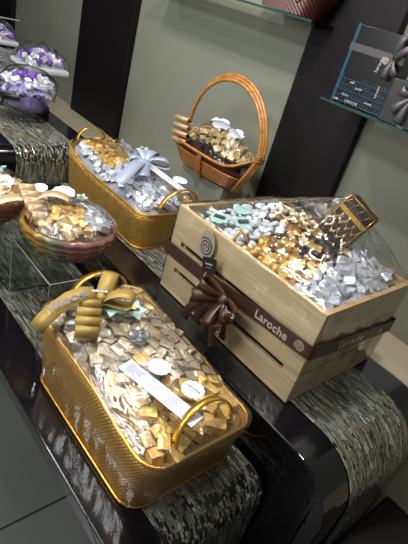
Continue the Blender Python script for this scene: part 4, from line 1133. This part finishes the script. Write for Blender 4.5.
# ------------------------------------------------------------------ light
def spot(x, y, power, size=.05, col=(1, .93, .82), cone=110, tgt=None):
    d = bpy.data.lights.new('ceiling_spot', 'SPOT'); d.energy = power; d.shadow_soft_size = size; d.color = col
    d.spot_size = math.radians(cone); d.spot_blend = .9
    o = bpy.data.objects.new('ceiling_spot', d); C.objects.link(o); o.location = (x, y, 2.02)
    if tgt: o.rotation_euler = (Vector(tgt)-Vector(o.location)).to_track_quat('-Z', 'Y').to_euler()
    return o
def ceiling_lamp(x, y, power, size=.22, col=(1, .95, .87), z=2.06, tgt=None, name='ceiling_lamp', shape='DISK', sy=None):
    d = bpy.data.lights.new(name, 'AREA'); d.energy = power; d.shape = shape; d.size = size; d.color = col
    if sy: d.size_y = sy
    o = bpy.data.objects.new(name, d); C.objects.link(o); o.location = (x, y, z)
    if tgt: o.rotation_euler = (Vector(tgt)-Vector(o.location)).to_track_quat('-Z', 'Y').to_euler()
ceiling_lamp(-.6, -.35, 32, .12)
ceiling_lamp(.35, -.2, 8, .12)
ceiling_lamp(-1.7, -.2, 16, .12)
ceiling_lamp(-1.0, .45, 7, .12)
ceiling_lamp(-2.7, -.7, 14, .16, (.9, .95, 1))
ceiling_lamp(-1.0, -1.7, 40, 1.6, (.9, .96, 1), name='ceiling_panel', shape='RECTANGLE', sy=.25, tgt=(-.9, -.9, 0))
ceiling_lamp(-1.2, -2.6, 36, 1.2, (1, .97, .92), z=1.3, tgt=(-.6, 0, .1), name='added_fill_light', shape='RECTANGLE', sy=1.0)  # added camera-side fill without a real source, brightens the front faces

w = bpy.data.worlds.new('shop_ambient'); bpy.context.scene.world = w; w.use_nodes = True
w.node_tree.nodes['Background'].inputs[0].default_value = (.38, .40, .40, 1); w.node_tree.nodes['Background'].inputs[1].default_value = .45

# ------------------------------------------------------------------ camera
F, PIT, ROL, YAW = 473.27, .5112, .2976, 2.2942
f = Vector((math.cos(YAW)*math.cos(PIT), math.sin(YAW)*math.cos(PIT), -math.sin(PIT)))
rt = Vector((math.sin(YAW), -math.cos(YAW), 0)); up = rt.cross(f)
r2 = math.cos(ROL)*rt+math.sin(ROL)*up; u2 = -math.sin(ROL)*rt+math.cos(ROL)*up
cam = bpy.data.cameras.new('camera'); co = bpy.data.objects.new('camera', cam); C.objects.link(co)
mw = Matrix((r2, u2, -f)).transposed().to_4x4(); mw.translation = Vector((.411, -.9347, .8619)); co.matrix_world = mw
cam.sensor_fit = 'VERTICAL'; cam.sensor_height = 24; cam.lens = F/544*24; cam.clip_start = .02
sc = bpy.context.scene; sc.camera = co
sc.view_settings.view_transform = 'Standard'; sc.view_settings.look = 'None'; sc.view_settings.gamma = 1
sc.view_settings.exposure = .1
